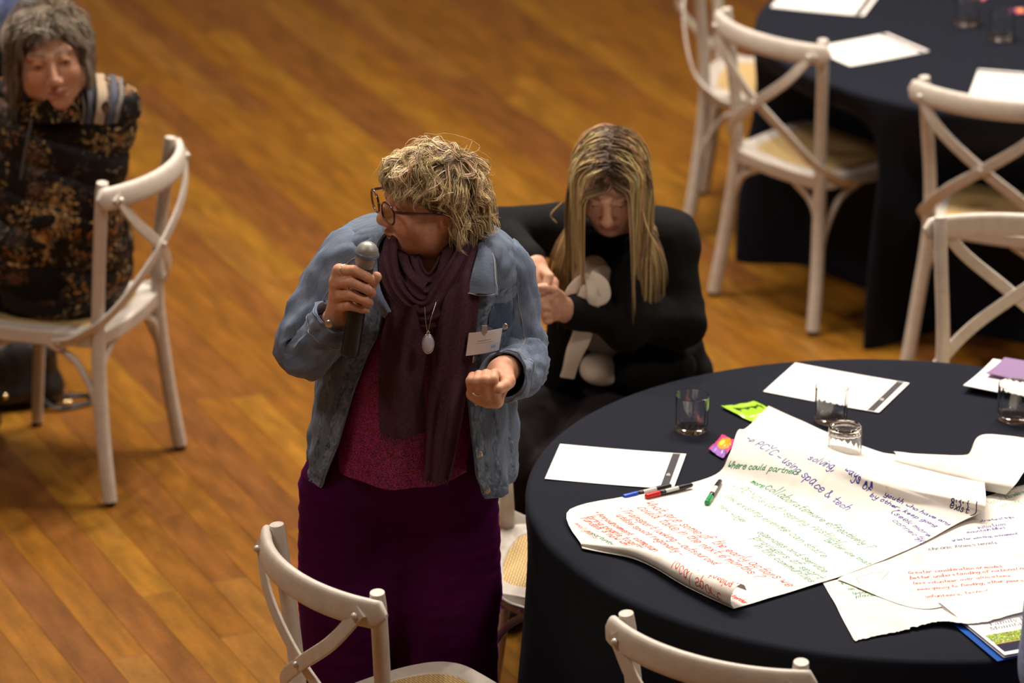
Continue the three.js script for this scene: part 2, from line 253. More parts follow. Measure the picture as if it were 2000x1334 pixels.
// ---------- round tables under their cloths ----------
const weave = dataTex(128, 128, (x, y) => { const k = ((x >> 1) + (y >> 1)) % 2 ? 14 : -10; return [208 + k + 26 * noise(x * 0.9, y * 0.9, 3)]; });
const clothMat = std(lin(0.0152, 0.0185, 0.031), 0.92, { map: weave, specularIntensity: 0.25, sheen: 0.25, sheenColor: lin(0.05, 0.055, 0.075), sheenRoughness: 0.6 });
function clothGeo(R, top, seed, centre, seats) {   // seats: chairs whose seat pushes the hanging cloth in
  const push = (p) => { for (const [cx, cz, fx, fz] of seats) { const x = p[0] + centre[0] - cx, z = p[2] + centre[2] - cz, f = x * fx + z * fz, l = Math.abs(x * fz - z * fx), w = smooth(0.4, 0.2, l) * smooth(0.71, 0.5, p[1]); if (f < 0.34 && f > -0.3 && w > 0) { p[0] += fx * (0.34 - f) * w; p[2] += fz * (0.34 - f) * w; } } return p; };
  const r = rng(seed), ph = Array.from({ length: 6 }, () => r() * 6.28), N = 360, rows = [], fold = (a, h) => {
    const k = smooth(0.0, 0.62, h), w = Math.sin(11 * a + ph[0] + 0.5 * Math.sin(3 * a + ph[1])) * 0.6 + Math.sin(19 * a + ph[2]) * 0.3 + Math.sin(5 * a + ph[3]) * 0.35;
    return k * (0.014 + 0.03 * w) + 0.002 * Math.sqrt(Math.max(h, 0));
  };
  const add = (rad, y, h) => { const row = []; for (let j = 0; j < N; j++) { const a = (j / N) * 2 * Math.PI, q = rad + (h > 0 ? fold(a, h) : 0); row.push(push([q * Math.sin(a), y, q * Math.cos(a)])); } rows.push(row); };
  add(0.001, top, 0); for (let i = 1; i <= 8; i++) add((R - 0.016) * i / 8, top + (i === 8 ? 0 : 0.0006 * Math.sin(i * 2.1)), 0);
  for (let i = 1; i <= 5; i++) { const b = (i / 5) * Math.PI / 2; add(R - 0.016 + 0.016 * Math.sin(b), top - 0.016 + 0.016 * Math.cos(b), 0); }
  for (let i = 1; i <= 22; i++) { const h = (i / 22) * (top - 0.02); add(R, top - 0.016 - h, h); }
  return gridGeo(rows, { closeU: true, uv: (i, j, p) => (i < 13 ? [p[0] * 40, p[2] * 40] : [(j / N) * 2 * Math.PI * R * 40, p[1] * 40]) });
}
const woodPlain = std(lin(0.32, 0.2, 0.1), 0.6), steel = std(0x8a8d90, 0.35, { metalness: 0.9 });
[['near', [0.853, 0, 0.69], 5, 'round banquet table under the sheets of brown paper in the foreground', 'navy black floor-length cloth on the near round table, strewn with handwritten sheets'],
  ['far', [1.52, 0, -2.74], 8, 'round banquet table at the upper right, behind the empty white chairs', 'black floor-length cloth on the far round table at the upper right']].forEach(([, c, seed, l1, l2]) => {
  const t = thing('round_table', l1, 'table', c);
  part('tabletop', lathe([[0, 0.715], [0.8, 0.715], [0.806, 0.72], [0.806, 0.738], [0.8, 0.742], [0, 0.742]], 64), woodPlain, t);
  part('pedestal', lathe([[0.0, 0.715], [0.05, 0.715], [0.045, 0.1], [0.06, 0.05], [0.27, 0.02], [0.275, 0.0], [0, 0]], 32), steel, t);
  const cl = solo('tablecloth', clothGeo(0.82, 0.745, seed, c, SEATS), clothMat, l2, 'tablecloth'); cl.position.set(...c);
});

// ---------- cross-back chairs ----------
const paintTex = dataTex(256, 256, (x, y) => { const w = fbm(x / 40, y / 13, 5, 4), d = fbm(x / 7, y / 7, 9, 3); const k = 236 + 12 * w - (d > 0.4 ? 9 : 0); return [k, k - 2, k - 5]; });
const chairPaint = std(lin(0.74, 0.7, 0.65), 0.42, { map: paintTex, specularIntensity: 0.7 });
const caneTex = dataTex(96, 96, (x, y) => {
  const u = x / 12, v = y / 8, a = Math.abs((u % 1) - 0.5), b = (v % 1), over = (Math.floor(u) + Math.floor(v)) % 2;
  const line = b < 0.22 ? -70 : 0, col = over ? 10 : -8; const k = line + col - (a > 0.42 ? 26 : 0) + 10 * noise(x * 0.4, y * 0.4, 2);
  return [214 + k, 186 + k, 132 + k * 0.9];
});
const caneMat = std(0xffffff, 0.6, { map: caneTex, specularIntensity: 0.4 }), rivetMat = std(lin(0.62, 0.6, 0.57), 0.35, { metalness: 0.3 }), padMat = std(0x2a1f18, 0.8);
caneTex.repeat.set(1 / 0.075, 1 / 0.075);
function buildChair() {
  const t = new THREE.Group();
  const outline = (k) => { const s = new THREE.Shape(), rw = 0.188 - k, fw = 0.222 - k, z0 = -0.012 + k, z1 = 0.408 - k; s.moveTo(-rw + 0.05, -z0); s.quadraticCurveTo(0, -z0 + 0.022, rw - 0.05, -z0); s.quadraticCurveTo(rw, -z0, rw + 0.006, -z0 - 0.06); s.bezierCurveTo(rw + 0.03, -z0 - 0.16, fw + 0.012, -z1 + 0.14, fw, -z1 + 0.08); s.quadraticCurveTo(fw - 0.01, -z1, fw - 0.09, -z1 - 0.004); s.quadraticCurveTo(0, -z1 - 0.018, -fw + 0.09, -z1 - 0.004); s.quadraticCurveTo(-fw + 0.01, -z1, -fw, -z1 + 0.08); s.bezierCurveTo(-fw - 0.012, -z1 + 0.14, -rw - 0.03, -z0 - 0.16, -rw - 0.006, -z0 - 0.06); s.quadraticCurveTo(-rw, -z0, -rw + 0.05, -z0); return s; };
  const rim = outline(0.004); rim.holes.push(new THREE.Path(outline(0.04).getPoints(10).reverse()));
  part('seat_frame', new THREE.ExtrudeGeometry(rim, { depth: 0.03, bevelEnabled: true, bevelSize: 0.005, bevelThickness: 0.005, bevelSegments: 3, curveSegments: 10 }).rotateX(-Math.PI / 2).translate(0, 0.425, 0), chairPaint, t);
  const cane = new THREE.ExtrudeGeometry(outline(0.037), { depth: 0.006, bevelEnabled: false, curveSegments: 10 }).rotateX(-Math.PI / 2).translate(0, 0.4515, 0);
  part('cane_seat', cane, caneMat, t, 'woven tan cane seat panel');
  for (const s of [-1, 1]) {
    part('back_post', tube([[s * 0.206, 0.012, -0.04], [s * 0.19, 0.2, -0.016], [s * 0.172, 0.42, 0], [s * 0.173, 0.58, -0.006], [s * 0.186, 0.75, -0.022], [s * 0.195, 0.879, -0.036]], 22, (q) => (0.0172 + 0.002 * smooth(0.6, 0.3, q)) * (q > 0.985 ? 0.86 : 1), 14), chairPaint, t);
    part('front_leg', tube([[s * 0.175, 0.43, 0.345], [s * 0.185, 0.25, 0.362], [s * 0.2, 0.012, 0.385]], 12, (q) => 0.0185 - 0.003 * q, 14), chairPaint, t);
    for (const [x, z] of [[0.207, -0.041], [0.2005, 0.3855]]) part('foot_pad', lathe([[0, 0], [0.013, 0], [0.014, 0.012], [0, 0.012]], 12).translate(s * x, 0, z), padMat, t, 'dark foot pad');
    // bentwood braces from each leg up to the seat frame
    const br = (p) => part('brace', sweep(p, 14, (q) => superRect(0.02, 0.016, 3, 10)), chairPaint, t);
    br([[s * 0.183, 0.245, -0.003], [s * 0.172, 0.31, 0.0], [s * 0.14, 0.38, -0.002], [s * 0.07, 0.422, -0.003]]);
    br([[s * 0.19, 0.245, -0.004], [s * 0.19, 0.31, 0.014], [s * 0.192, 0.385, 0.06], [s * 0.2, 0.424, 0.13]]);
    br([[s * 0.186, 0.245, 0.358], [s * 0.172, 0.31, 0.358], [s * 0.14, 0.38, 0.37], [s * 0.07, 0.423, 0.378]]);
    br([[s * 0.19, 0.245, 0.352], [s * 0.192, 0.31, 0.335], [s * 0.2, 0.385, 0.29], [s * 0.206, 0.424, 0.22]]);
  }
  const arc = []; for (let k = 0; k <= 10; k++) { const a = (k / 10 - 0.5) * 2; arc.push([a * 0.233, 0.842, -0.05 - 0.062 * (1 - a * a) + 0.012 * a * a * a * a]); }
  part('top_rail', sweep(arc, 40, (q) => { const e = Math.abs(q - 0.5) * 2, k = e > 0.93 ? Math.sqrt(Math.max(0.02, 1 - ((e - 0.93) / 0.07) ** 2)) : 1; return superRect(0.026 * (0.5 + 0.5 * k), 0.06 * k, 2.6, 18); }, { up: [0, 1, 0.12] }), chairPaint, t);
  for (const s of [-1, 1]) {
    const o = s * 0.004;
    part('cross_bar', sweep([[s * 0.198, 0.85, -0.075], [s * 0.13, 0.76, -0.098 + o], [s * 0.02, 0.672, -0.1 + o], [s * -0.1, 0.58, -0.072 + o], [s * -0.176, 0.5, -0.024], [s * -0.212, 0.448, 0.05], [s * -0.224, 0.432, 0.1]], 36, (q) => superRect(0.0085, 0.031, 5, 14), { up: (q) => [-s * 0.72 * (1 - 0.6 * smooth(0.75, 1, q)), 0.72, 0] }), chairPaint, t);
    for (const c of [[s * 0.19, 0.838, -0.086], [s * 0.224, 0.437, 0.09]]) part('rivet', sphere(c, 0.0075, 10), rivetMat, t, 'small metal rivet');
    part('screw_cap', lathe([[0, 0.003], [0.004, 0.003], [0.005, 0]], 10).rotateX(Math.PI / 2).translate(s * 0.193, 0.845, -0.018), rivetMat, t);
  }
  part('rivet', sphere([0, 0.66, -0.109], 0.007, 10), rivetMat, t, 'small metal rivet');
  return t;
}
const chairs = 'white cross-back chairs around the tables', chairProto = buildChair();
SEATS.forEach(([x, z, fx, fz, label], i) => {
  const c = i ? chairProto.clone() : chairProto; c.name = numbered('cross_back_chair'); scene.add(c);
  c.position.set(x, 0, z); c.rotation.set(0, Math.atan2(fx, fz), 0); tag(c, label, 'chair', chairs);
});

// ---------- things on the tables ----------
const TOP = 0.7462;
// sheets of white copy paper with a grey printed band at one short end
const PW = 0.283, PH = 0.2;
const agendaTex = canvas(1024, 724, (c, w, h) => {
  c.fillStyle = '#fbfaf8'; c.fillRect(0, 0, w, h);
  c.fillStyle = '#4b4a4d'; c.fillRect(w * 0.895, h * 0.012, w * 0.062, h * 0.976);
  c.save(); c.translate(w * 0.926, h * 0.6); c.rotate(-Math.PI / 2); c.fillStyle = '#f0efee'; c.fillRect(-26, -17, 40, 6); c.fillRect(-26, -6, 52, 5); c.fillRect(-26, 4, 30, 6); c.restore();
  const r = rng(4); c.fillStyle = '#b9b9bb';
  for (let i = 0; i < 17; i++) { const x = w * (0.44 + i * 0.024), l = h * (0.12 + r() * 0.5); if (i % 5 === 4) continue; for (let y = h * 0.92 - l; y < h * 0.92; y += 16) c.fillRect(x, y, 5, 6 + r() * 8); }
});
const whitePaper = std(lin(0.86, 0.86, 0.85), 0.8, { specularIntensity: 0.3 }), agendaMat = std(0xffffff, 0.75, { map: agendaTex, specularIntensity: 0.3 });
agendaMat.color.setRGB(0.9, 0.9, 0.9);
function agendaGeo(bend) {
  const rows = []; for (let i = 0; i <= 8; i++) { const row = []; for (let j = 0; j <= 12; j++) { const u = j / 12 - 0.5, v = i / 8 - 0.5; row.push([u * PW, 0.0012 + bend * (u * u * 0.9 + 0.3 * v * v * u), v * PH]); } rows.push(row); }
  return slabGeo(rows, 0.0009, { uv: (i, j) => [j / 12, 1 - i / 8], flip: true });
}
const agendaA = agendaGeo(0.006);
[[0.232, 0.55, 0.278, 0.049, 'white printed sheet with a grey end band beside the blue and red markers'],
  [0.749, 0.07, 0.256, 0.119, 'white printed sheet with a grey end band behind the middle tumbler, near table'],
  [0.92, -3.0, 0.32, 0.093, 'white printed sheet on the far table, cut by the top edge of the photo'],
  [1.018, -2.534, 0.276, -0.175, 'white printed sheet on the far table, beside the top rail of the empty chair'],
  [1.385, -2.2, 0.07, -0.33, 'white printed sheet on the far table, behind the chair at the right edge']].forEach(([x, z, ux, uz, label], i) => {
  const m = solo('paper_sheet', agendaA, agendaMat, label, 'paper', 'printed agenda sheets'); m.position.set(x, TOP, z); m.rotation.y = Math.atan2(-uz, ux);
});
{ // white folder with a purple booklet on it, at the right edge of the near table
  const f = solo('paper_folder', (() => { const rows = []; for (let i = 0; i <= 10; i++) { const row = []; for (let j = 0; j <= 8; j++) { const u = j / 8, v = i / 10; row.push([u * 0.3, 0.004 + 0.014 * v * v * (1 - u * 0.6), v * 0.222]); } rows.push(row); } return slabGeo(rows, 0.0014, { flip: true }); })(), whitePaper, 'white paper folder at the right edge of the near table, under the purple card', 'folder');
  f.position.set(1.129, TOP, -0.117); f.rotation.y = -0.42;
  const p = solo('purple_card', (() => { const rows = []; for (let i = 0; i <= 8; i++) { const row = []; for (let j = 0; j <= 8; j++) { const u = j / 8, v = i / 8; row.push([u * 0.15, 0.0085 + 0.012 * v * v * (1 - u * 0.6), v * 0.14]); } rows.push(row); } return slabGeo(rows, 0.0022, { flip: true }); })(), std(lin(0.235, 0.15, 0.31), 0.6), 'plain purple card lying on the white folder', 'card');
  p.position.set(1.155, TOP, -0.116); p.rotation.y = -0.42;
}
// drinking glasses
const glassMat = new THREE.MeshPhysicalMaterial({ color: 0xffffff, roughness: 0.0, transmission: 1, thickness: 0.01, ior: 1.5, attenuationColor: new THREE.Color(0.9, 0.95, 0.93), attenuationDistance: 0.4 });
const tumblerGeo = (() => {
  const prof = [[0, 0.0006], [0.02, 0.0006], [0.0315, 0.0004], [0.0345, 0.002], [0.0362, 0.006], [0.0372, 0.02], [0.0378, 0.05], [0.0382, 0.0845], [0.0376, 0.0858], [0.0368, 0.0848], [0.036, 0.05], [0.035, 0.022], [0.033, 0.0155], [0.028, 0.0128], [0.015, 0.0118], [0, 0.0115]];
  const N = 64, rows = prof.map(([r, y], k) => Array.from({ length: N }, (_, j) => { const a = (j / N) * 2 * Math.PI, fl = k > 9 && k < 14 ? 1 + 0.016 * Math.cos(16 * a) : 1; return [Math.max(r, 1e-5) * fl * Math.sin(a), y, Math.max(r, 1e-5) * fl * Math.cos(a)]; }));
  return gridGeo(rows, { closeU: true, flip: false });
})();
[[0.405, TOP, 0.334, 0, 'clear tumbler standing left of the green packet'], [0.722, TOP, 0.27, 0, 'clear tumbler standing in front of the printed sheet behind'], [1.137, TOP, 0.243, 0, 'clear tumbler at the right edge, before the purple card'],
  [0.735, 0.752 + 0.0858, 0.512, Math.PI, 'clear tumbler turned upside down among the large paper sheets'], [1.325, TOP, -2.795, 0, 'clear tumbler on the far table, left one of the two by the sweets'], [1.412, TOP, -2.655, 0, 'clear tumbler on the far table, right one of the two by the sweets']].forEach(([x, y, z, flip, label]) => {
  const m = solo('tumbler', tumblerGeo, glassMat, label, 'glass', 'clear water tumblers'); m.position.set(x, y, z); m.rotation.x = flip;
});
// felt markers
function marker(tip, end, y, color, label) {   // tip: cap end
  const d = vsub(end, tip), L = Math.hypot(...d), t = thing('felt_marker', label, 'marker', tip, 0);
  t.quaternion.setFromUnitVectors(new THREE.Vector3(0, 1, 0), new THREE.Vector3(...vnorm(d)));
  const k = 0.0062;
  part('cap', lathe([[0, 0], [k * 0.75, 0.0004], [k * 0.98, 0.002], [k * 1.04, 0.005], [k * 1.06, 0.034], [k * 1.0, 0.0365], [0, 0.0365]], 20), std(color, 0.3), t);
  part('clip', new THREE.BoxGeometry(0.0024, 0.03, 0.0016).translate(0, 0.02, k * 1.14), std(color, 0.3), t);
  part('barrel', lathe([[0, 0.0365], [k, 0.0365], [k * 1.02, 0.05], [k * 1.02, L - 0.02], [k * 0.9, L - 0.016], [k * 0.82, L - 0.003], [k * 0.6, L], [0, L]], 20), std(lin(0.012, 0.012, 0.014), 0.3), t, 'black barrel');
  part('print_label', new THREE.CylinderGeometry(k * 1.035, k * 1.035, 0.034, 16, 1, true, -0.9, 1.5).translate(0, 0.068, 0), std(lin(0.62, 0.62, 0.62), 0.5), t, 'pale printed label');
}
marker([0.244, 0.752, 0.729], [0.349, 0.752, 0.661], 0, lin(0.01, 0.09, 0.62), 'blue-capped marker lying at the edge of the large sheet');
marker([0.292, 0.757, 0.735], [0.395, 0.757, 0.667], 0, lin(0.62, 0.012, 0.018), 'red-capped marker lying next to the blue one');
marker([0.423, 0.757, 0.766], [0.457, 0.757, 0.643], 0, lin(0.01, 0.3, 0.1), 'green-capped marker lying on the large handwritten sheet');
// crumpled sweet packets
function packet(corners, tex, label, name, puff, seed) {
  const N = 18, r = rng(seed), ph = r() * 9, rows = [];
  const f = (u, v, s) => { const p = vlerp(vlerp(corners[0], corners[1], u), vlerp(corners[3], corners[2], u), v), e = Math.pow(Math.sin(Math.PI * u), 0.6) * Math.pow(Math.sin(Math.PI * v), 0.6); return [p[0], TOP + 0.002 + puff * 0.3 + s * (puff * e + 0.0006) + (s > 0 ? 0.002 * noise(u * 5, v * 5, ph) : 0) + 0.006 * smooth(0.5, 0, v) * Math.abs(u - 0.5), p[2]]; };
  for (const s of [1, -1]) { const g = []; for (let i = 0; i <= N; i++) { const row = []; for (let j = 0; j <= N; j++) row.push(f(j / N, i / N, s)); g.push(row); } rows.push(gridGeo(g, { uv: (i, j) => [j / N, 1 - i / N], flip: s > 0 })); }
  const m = solo(name, merge(rows), std(0xffffff, 0.3, { map: tex, clearcoat: 0.4, clearcoatRoughness: 0.2 }), label, 'packet'); return m;
}
const greenTex = canvas(256, 512, (c, w, h) => {
  c.fillStyle = '#9ed62a'; c.fillRect(0, 0, w, h); c.fillStyle = '#b9e35c'; c.fillRect(20, 30, 216, 20);
  c.strokeStyle = '#12240c'; c.lineWidth = 13; c.beginPath(); for (let i = 0; i < 13; i++) { const x = 36 + i * 15; c.moveTo(x, 70 + (i % 3) * 10); c.lineTo(x + 8, 116 - (i % 4) * 8); c.lineTo(x + 16, 84 + (i % 2) * 12); } c.stroke();
  c.fillStyle = '#f3f7dd'; c.fillRect(36, 216, 186, 13); c.fillStyle = '#cfd83a'; c.fillRect(36, 240, 186, 20);
  c.strokeStyle = '#eef5dc'; c.lineWidth = 14; c.setLineDash([9, 3]); c.beginPath(); c.ellipse(132, 366, 100, 70, 0, 0, 7); c.stroke(); c.setLineDash([]);
  c.fillStyle = '#16180f'; c.beginPath(); c.ellipse(132, 366, 84, 52, 0, 0, 7); c.fill(); c.fillStyle = '#e6c813'; c.save(); c.translate(132, 368); c.rotate(-0.22); c.fillRect(-92, -16, 184, 34); c.fillStyle = '#6b5a10'; for (let i = 0; i < 9; i++) c.fillRect(-70 + i * 16, -7, 8, 14); c.restore();
});
packet([[0.477, 0, 0.202], [0.553, 0, 0.172], [0.672, 0, 0.322], [0.597, 0, 0.36]], greenTex, 'bright green sweet packet behind the large handwritten sheet', 'sweet_packet', 0.005, 3);
const pinkTex = canvas(128, 128, (c, w, h) => { c.fillStyle = '#d43a86'; c.fillRect(0, 0, w, h); c.fillStyle = '#8d5bb5'; c.fillRect(0, 0, 40, h); c.fillStyle = '#f79a1e'; c.beginPath(); c.ellipse(76, 66, 44, 46, 0, 0, 7); c.fill(); c.fillStyle = '#fbd35a'; c.beginPath(); c.ellipse(70, 52, 20, 16, 0, 0, 7); c.fill(); c.fillStyle = '#d6406d'; c.fillRect(0, 0, w, 10); });
packet([[0.439, 0.75, 0.455], [0.473, 0.75, 0.372], [0.505, 0.75, 0.403], [0.469, 0.75, 0.504]], pinkTex, 'small pink and orange sweet wrapper at the edge of the large sheet', 'sweet_wrapper', 0.006, 6);
[[[1.389, 0.75, -3.059], 0.4, 'pink and orange sweet wrapper on the far table, at the top edge'], [[1.496, 0.75, -2.927], 1.5, 'orange sweet wrapper on the far table, at the right edge']].forEach(([p, a, label], k) => {
  const c = [[-0.02, -0.016], [0.02, -0.016], [0.02, 0.016], [-0.02, 0.016]].map(([x, z]) => [p[0] + x * Math.cos(a) - z * Math.sin(a), 0, p[2] + x * Math.sin(a) + z * Math.cos(a)]);
  packet(c, pinkTex, label, 'sweet_wrapper', 0.006, 9 + k);
});
// booklet with a picture cover, bottom right of the near table
{
  const d = [0.383, 0.924], e = [0.924, -0.383], o = [0.983, 1.51], t = thing('picture_booklet', 'glossy booklet with a landscape cover at the bottom right of the near table', 'booklet', [0, 0, 0]);
  const tex = canvas(512, 724, (c, w, h) => {
    c.fillStyle = '#f4f4f8'; c.fillRect(0, 0, w, h); c.fillStyle = '#e9ecf7'; c.fillRect(20, 300, w - 20, h - 330);
    const r = rng(5); for (let i = 0; i < 2600; i++) { const y = 470 + r() * 120; c.fillStyle = `hsl(${56 + r() * 36}, ${35 + r() * 30}%, ${28 + r() * 34}%)`; c.fillRect(20 + r() * (w - 20), y, 3 + r() * 10, 3 + r() * 8); }
    c.fillStyle = '#f2f1f5'; c.beginPath(); c.ellipse(230, 410, 300, 70, -0.06, 0, 7); c.fill();
    c.fillStyle = '#d89a3a'; c.beginPath(); c.ellipse(450, 520, 80, 84, 0, 0, 7); c.fill(); c.strokeStyle = '#9a6420'; c.lineWidth = 7; for (let i = 0; i < 4; i++) { c.beginPath(); c.ellipse(450, 520, 22 + i * 17, 24 + i * 18, 0.3, 0, 7); c.stroke(); }
    c.fillStyle = '#c89a48'; c.fillRect(20, 588, w - 20, 8); c.fillStyle = '#2b2c49'; c.fillRect(20, 596, w - 20, 92); c.fillStyle = '#c79a3c'; c.font = 'bold 30px sans-serif'; for (let i = 0; i < 4; i++) { c.fillRect(140 + i * 90, 622, 12, 32); c.fillRect(156 + i * 90, 632, 20, 22); }
    c.fillStyle = '#3c3c4c'; c.font = 'italic 50px serif'; c.fillText('Family Blue', 100, 386); c.fillText('Mountains History', 76, 436);
  });
  const page = (y0, lift, w, hgt, shift) => { const rows = []; for (let i = 0; i <= 12; i++) { const row = []; for (let j = 0; j <= 10; j++) { const u = j / 10, v = i / 12; const s = u * w, q = (v - 1) * hgt; row.push([o[0] + e[0] * (s + shift) + d[0] * q, TOP + y0 + lift * Math.pow(1 - u, 2) * (0.4 + 0.6 * v) + 0.006 * Math.sin(u * 2.6), o[1] + e[1] * (s + shift) + d[1] * q]); } rows.push(row); } return slabGeo(rows, 0.0008, { uv: (i, j) => [j / 10, 1 - i / 12], flip: true }); };
  part('back_cover', page(0.0012, 0.004, 0.2, 0.285, -0.014), std(lin(0.01, 0.09, 0.42), 0.25), t, 'blue back cover');
  part('pages', page(0.0045, 0.006, 0.2, 0.283, 0), std(lin(0.8, 0.8, 0.82), 0.5), t);
  part('front_cover', page(0.008, 0.008, 0.2, 0.283, 0.001), std(0xffffff, 0.25, { map: tex }), t, 'picture cover');
}
// ---- the large handwritten sheets ----
const GLYPH = { a: '3g2h1h0f0e1d2d3f 3h3e4d', b: '0k0d 0f1h2h3g3e2d1d0e', c: '3g2h1h0f0e1d2d3e', d: '3f2h1h0f0e1d2d3f 3k3d4d', e: '0f3f3g2h1h0g0e1d2d3e', f: '3j2k1j1d 0h3h', g: '3g2h1h0f0e1d2d3f 3h3b2a0b', h: '0k0d 0f1h2h3g3d', i: '0h0d 0j0i', j: '1h1b0a 1j1i', k: '0k0d 3h0f3d', l: '0k0e1d', m: '0h0d 0f1h2g2d 2f3h4g4d', n: '0h0d 0f1h2h3g3d', o: '2h1h0f0e1d2d3e3g2h', p: '0h0a 0f1h2h3g3e2d1d0e', q: '3g2h1h0f0e1d2d3f 3h3a4b', r: '0h0d 0f1h2h3h', s: '3g2h1h0g2f3e2d1d0e', t: '1k1e2d3e 0h3h', u: '0h0e1d2d3f 3h3d', v: '0h1d2d3h', w: '0h1d2g3d4h', x: '0h3d 3h0d', y: '0h0f1e2e3g 3h3b2a0b', z: '0h3h0d3d', A: '0d2k4d 1f3f', C: '4j3k1k0i0f1d3d4e', G: '4j3k1k0i0f1d3d4e4g2g', I: '0k0d', P: '0d0k2k3j3h2g0g', S: '4j3k1k0j1h3g4e3d1d0e', T: '0k4k 2k2d', W: '0k1d2h3d4k', Y: '0k2g4k 2g2d', 6: '3j2k0h0e1d2d3e3g2h0f', '\u2013': '0f3f', '?': '0j1k3k3i1g1f 1d1e', '&': '4d0j1k2j0f0e1d2d4f', '(': '2k0h0e2c', ')': '0k2h2e0c', ',': '1d0b', '\u2022': '0f1f1g0g0f', '\u25b7': '0d0h3f0d', '\u2019': '0k0i' };
const strokes = (ch) => (GLYPH[ch] ?? '').split(' ').filter(Boolean).map((q) => q.match(/../g).map((m) => [+m[0], m.charCodeAt(1) - 100]));
// handwriting in single marker strokes between two points of the sheet
function writing(c, at, str, a, b, color, k = 1, seed = 1, pen = 1) {
  const r = rng(seed * 77 + str.length), [x0, y0] = at(a), [x1, y1] = at(b), L = Math.hypot(x1 - x0, y1 - y0), adv = [...str].map((ch) => (ch === ' ' ? 2.6 : Math.max(0, ...strokes(ch).flat().map((p) => p[0])) + 1.3)), s = L / adv.reduce((p, q) => p + q, 0);
  c.save(); c.translate(x0, y0); c.rotate(Math.atan2(y1 - y0, x1 - x0)); c.strokeStyle = color; c.lineCap = c.lineJoin = 'round'; c.lineWidth = c.canvas.width / 2048 * 3.3 * pen;
  let x = 0, drift = 0; [...str].forEach((ch, i) => {
    const h = s * k * 0.8 * (0.82 + r() * 0.4), w = s * (0.85 + r() * 0.25), sl = 0.12 + r() * 0.22; drift += (r() - 0.5) * 0.7; drift *= 0.8;
    for (const q of strokes(ch)) { const P = q.map(([px, py]) => [x * s + px * w + py * h * sl + (r() - 0.5) * 0.35 * s, -(py + drift) * h + (r() - 0.5) * 0.35 * h]); c.beginPath(); c.moveTo(...P[0]); for (let m = 1; m < P.length - 1; m++) c.quadraticCurveTo(P[m][0], P[m][1], (P[m][0] + P[m + 1][0]) / 2, (P[m][1] + P[m + 1][1]) / 2); c.lineTo(...P[P.length - 1]); c.stroke(); }
    x += adv[i];
  });
  c.restore();
}
const RED = '#c9352e', GREEN = '#2f7d55', BLUE = '#39399a', INK = '#2a2a55';
function bigSheet(label, x0, z0, size, rows, draw, { n = 40, m = 48, thick = 0.0009, px = 1500, ragged = 0, seed = 1 } = {}) {
  // rows of control points [x, y, z, (flat x, flat z)]
  const tex = canvas(px, px, (c) => {
    c.fillStyle = '#f3efe8'; c.fillRect(0, 0, px, px); const r = rng(seed); for (let i = 0; i < 900; i++) { c.fillStyle = r() > 0.5 ? 'rgba(255,253,248,0.25)' : 'rgba(214,205,190,0.16)'; c.beginPath(); c.ellipse(r() * px, r() * px, 10 + r() * 60, 3 + r() * 16, r() * 3, 0, 7); c.fill(); }
    draw(c, (p) => [((p[0] - x0) / size) * px, ((p[2] - z0) / size) * px]);
  });
  const R = []; for (let i = 0; i <= n; i++) { const at = rows.map((row) => cr(row, i / n)); R.push(Array.from({ length: m + 1 }, (_, j) => cr(at, j / m))); }   // R[i][j]: i along a row, j across rows
  const full = R.map((row, i) => row.map((p, j) => { const q = p.slice(); q[1] += 0.0012 * noise(p[0] * 9, p[2] * 9, seed) * (j > 2 ? 1 : 0.3); if (ragged && j === 0) { const k = ragged * noise(i * 1.7, 3, seed); q[0] += k; q[2] += k; } return q; }));
  const g = slabGeo(full.map((r) => r.map((p) => p.slice(0, 3))), thick, { uv: (i, j) => { const p = full[i][j], fx = p[3] ?? p[0], fz = p[4] ?? p[2]; return [(fx - x0) / size, 1 - (fz - z0) / size]; } });
  return solo('handwritten_sheet', g, std(lin(0.82, 0.82, 0.82), 0.85, { map: tex, specularIntensity: 0.25 }), label, 'paper sheet', 'large handwritten paper sheets');
}
const grow = (rows) => rows.map((r) => r.map((p) => [...p, p[0], p[2]]));
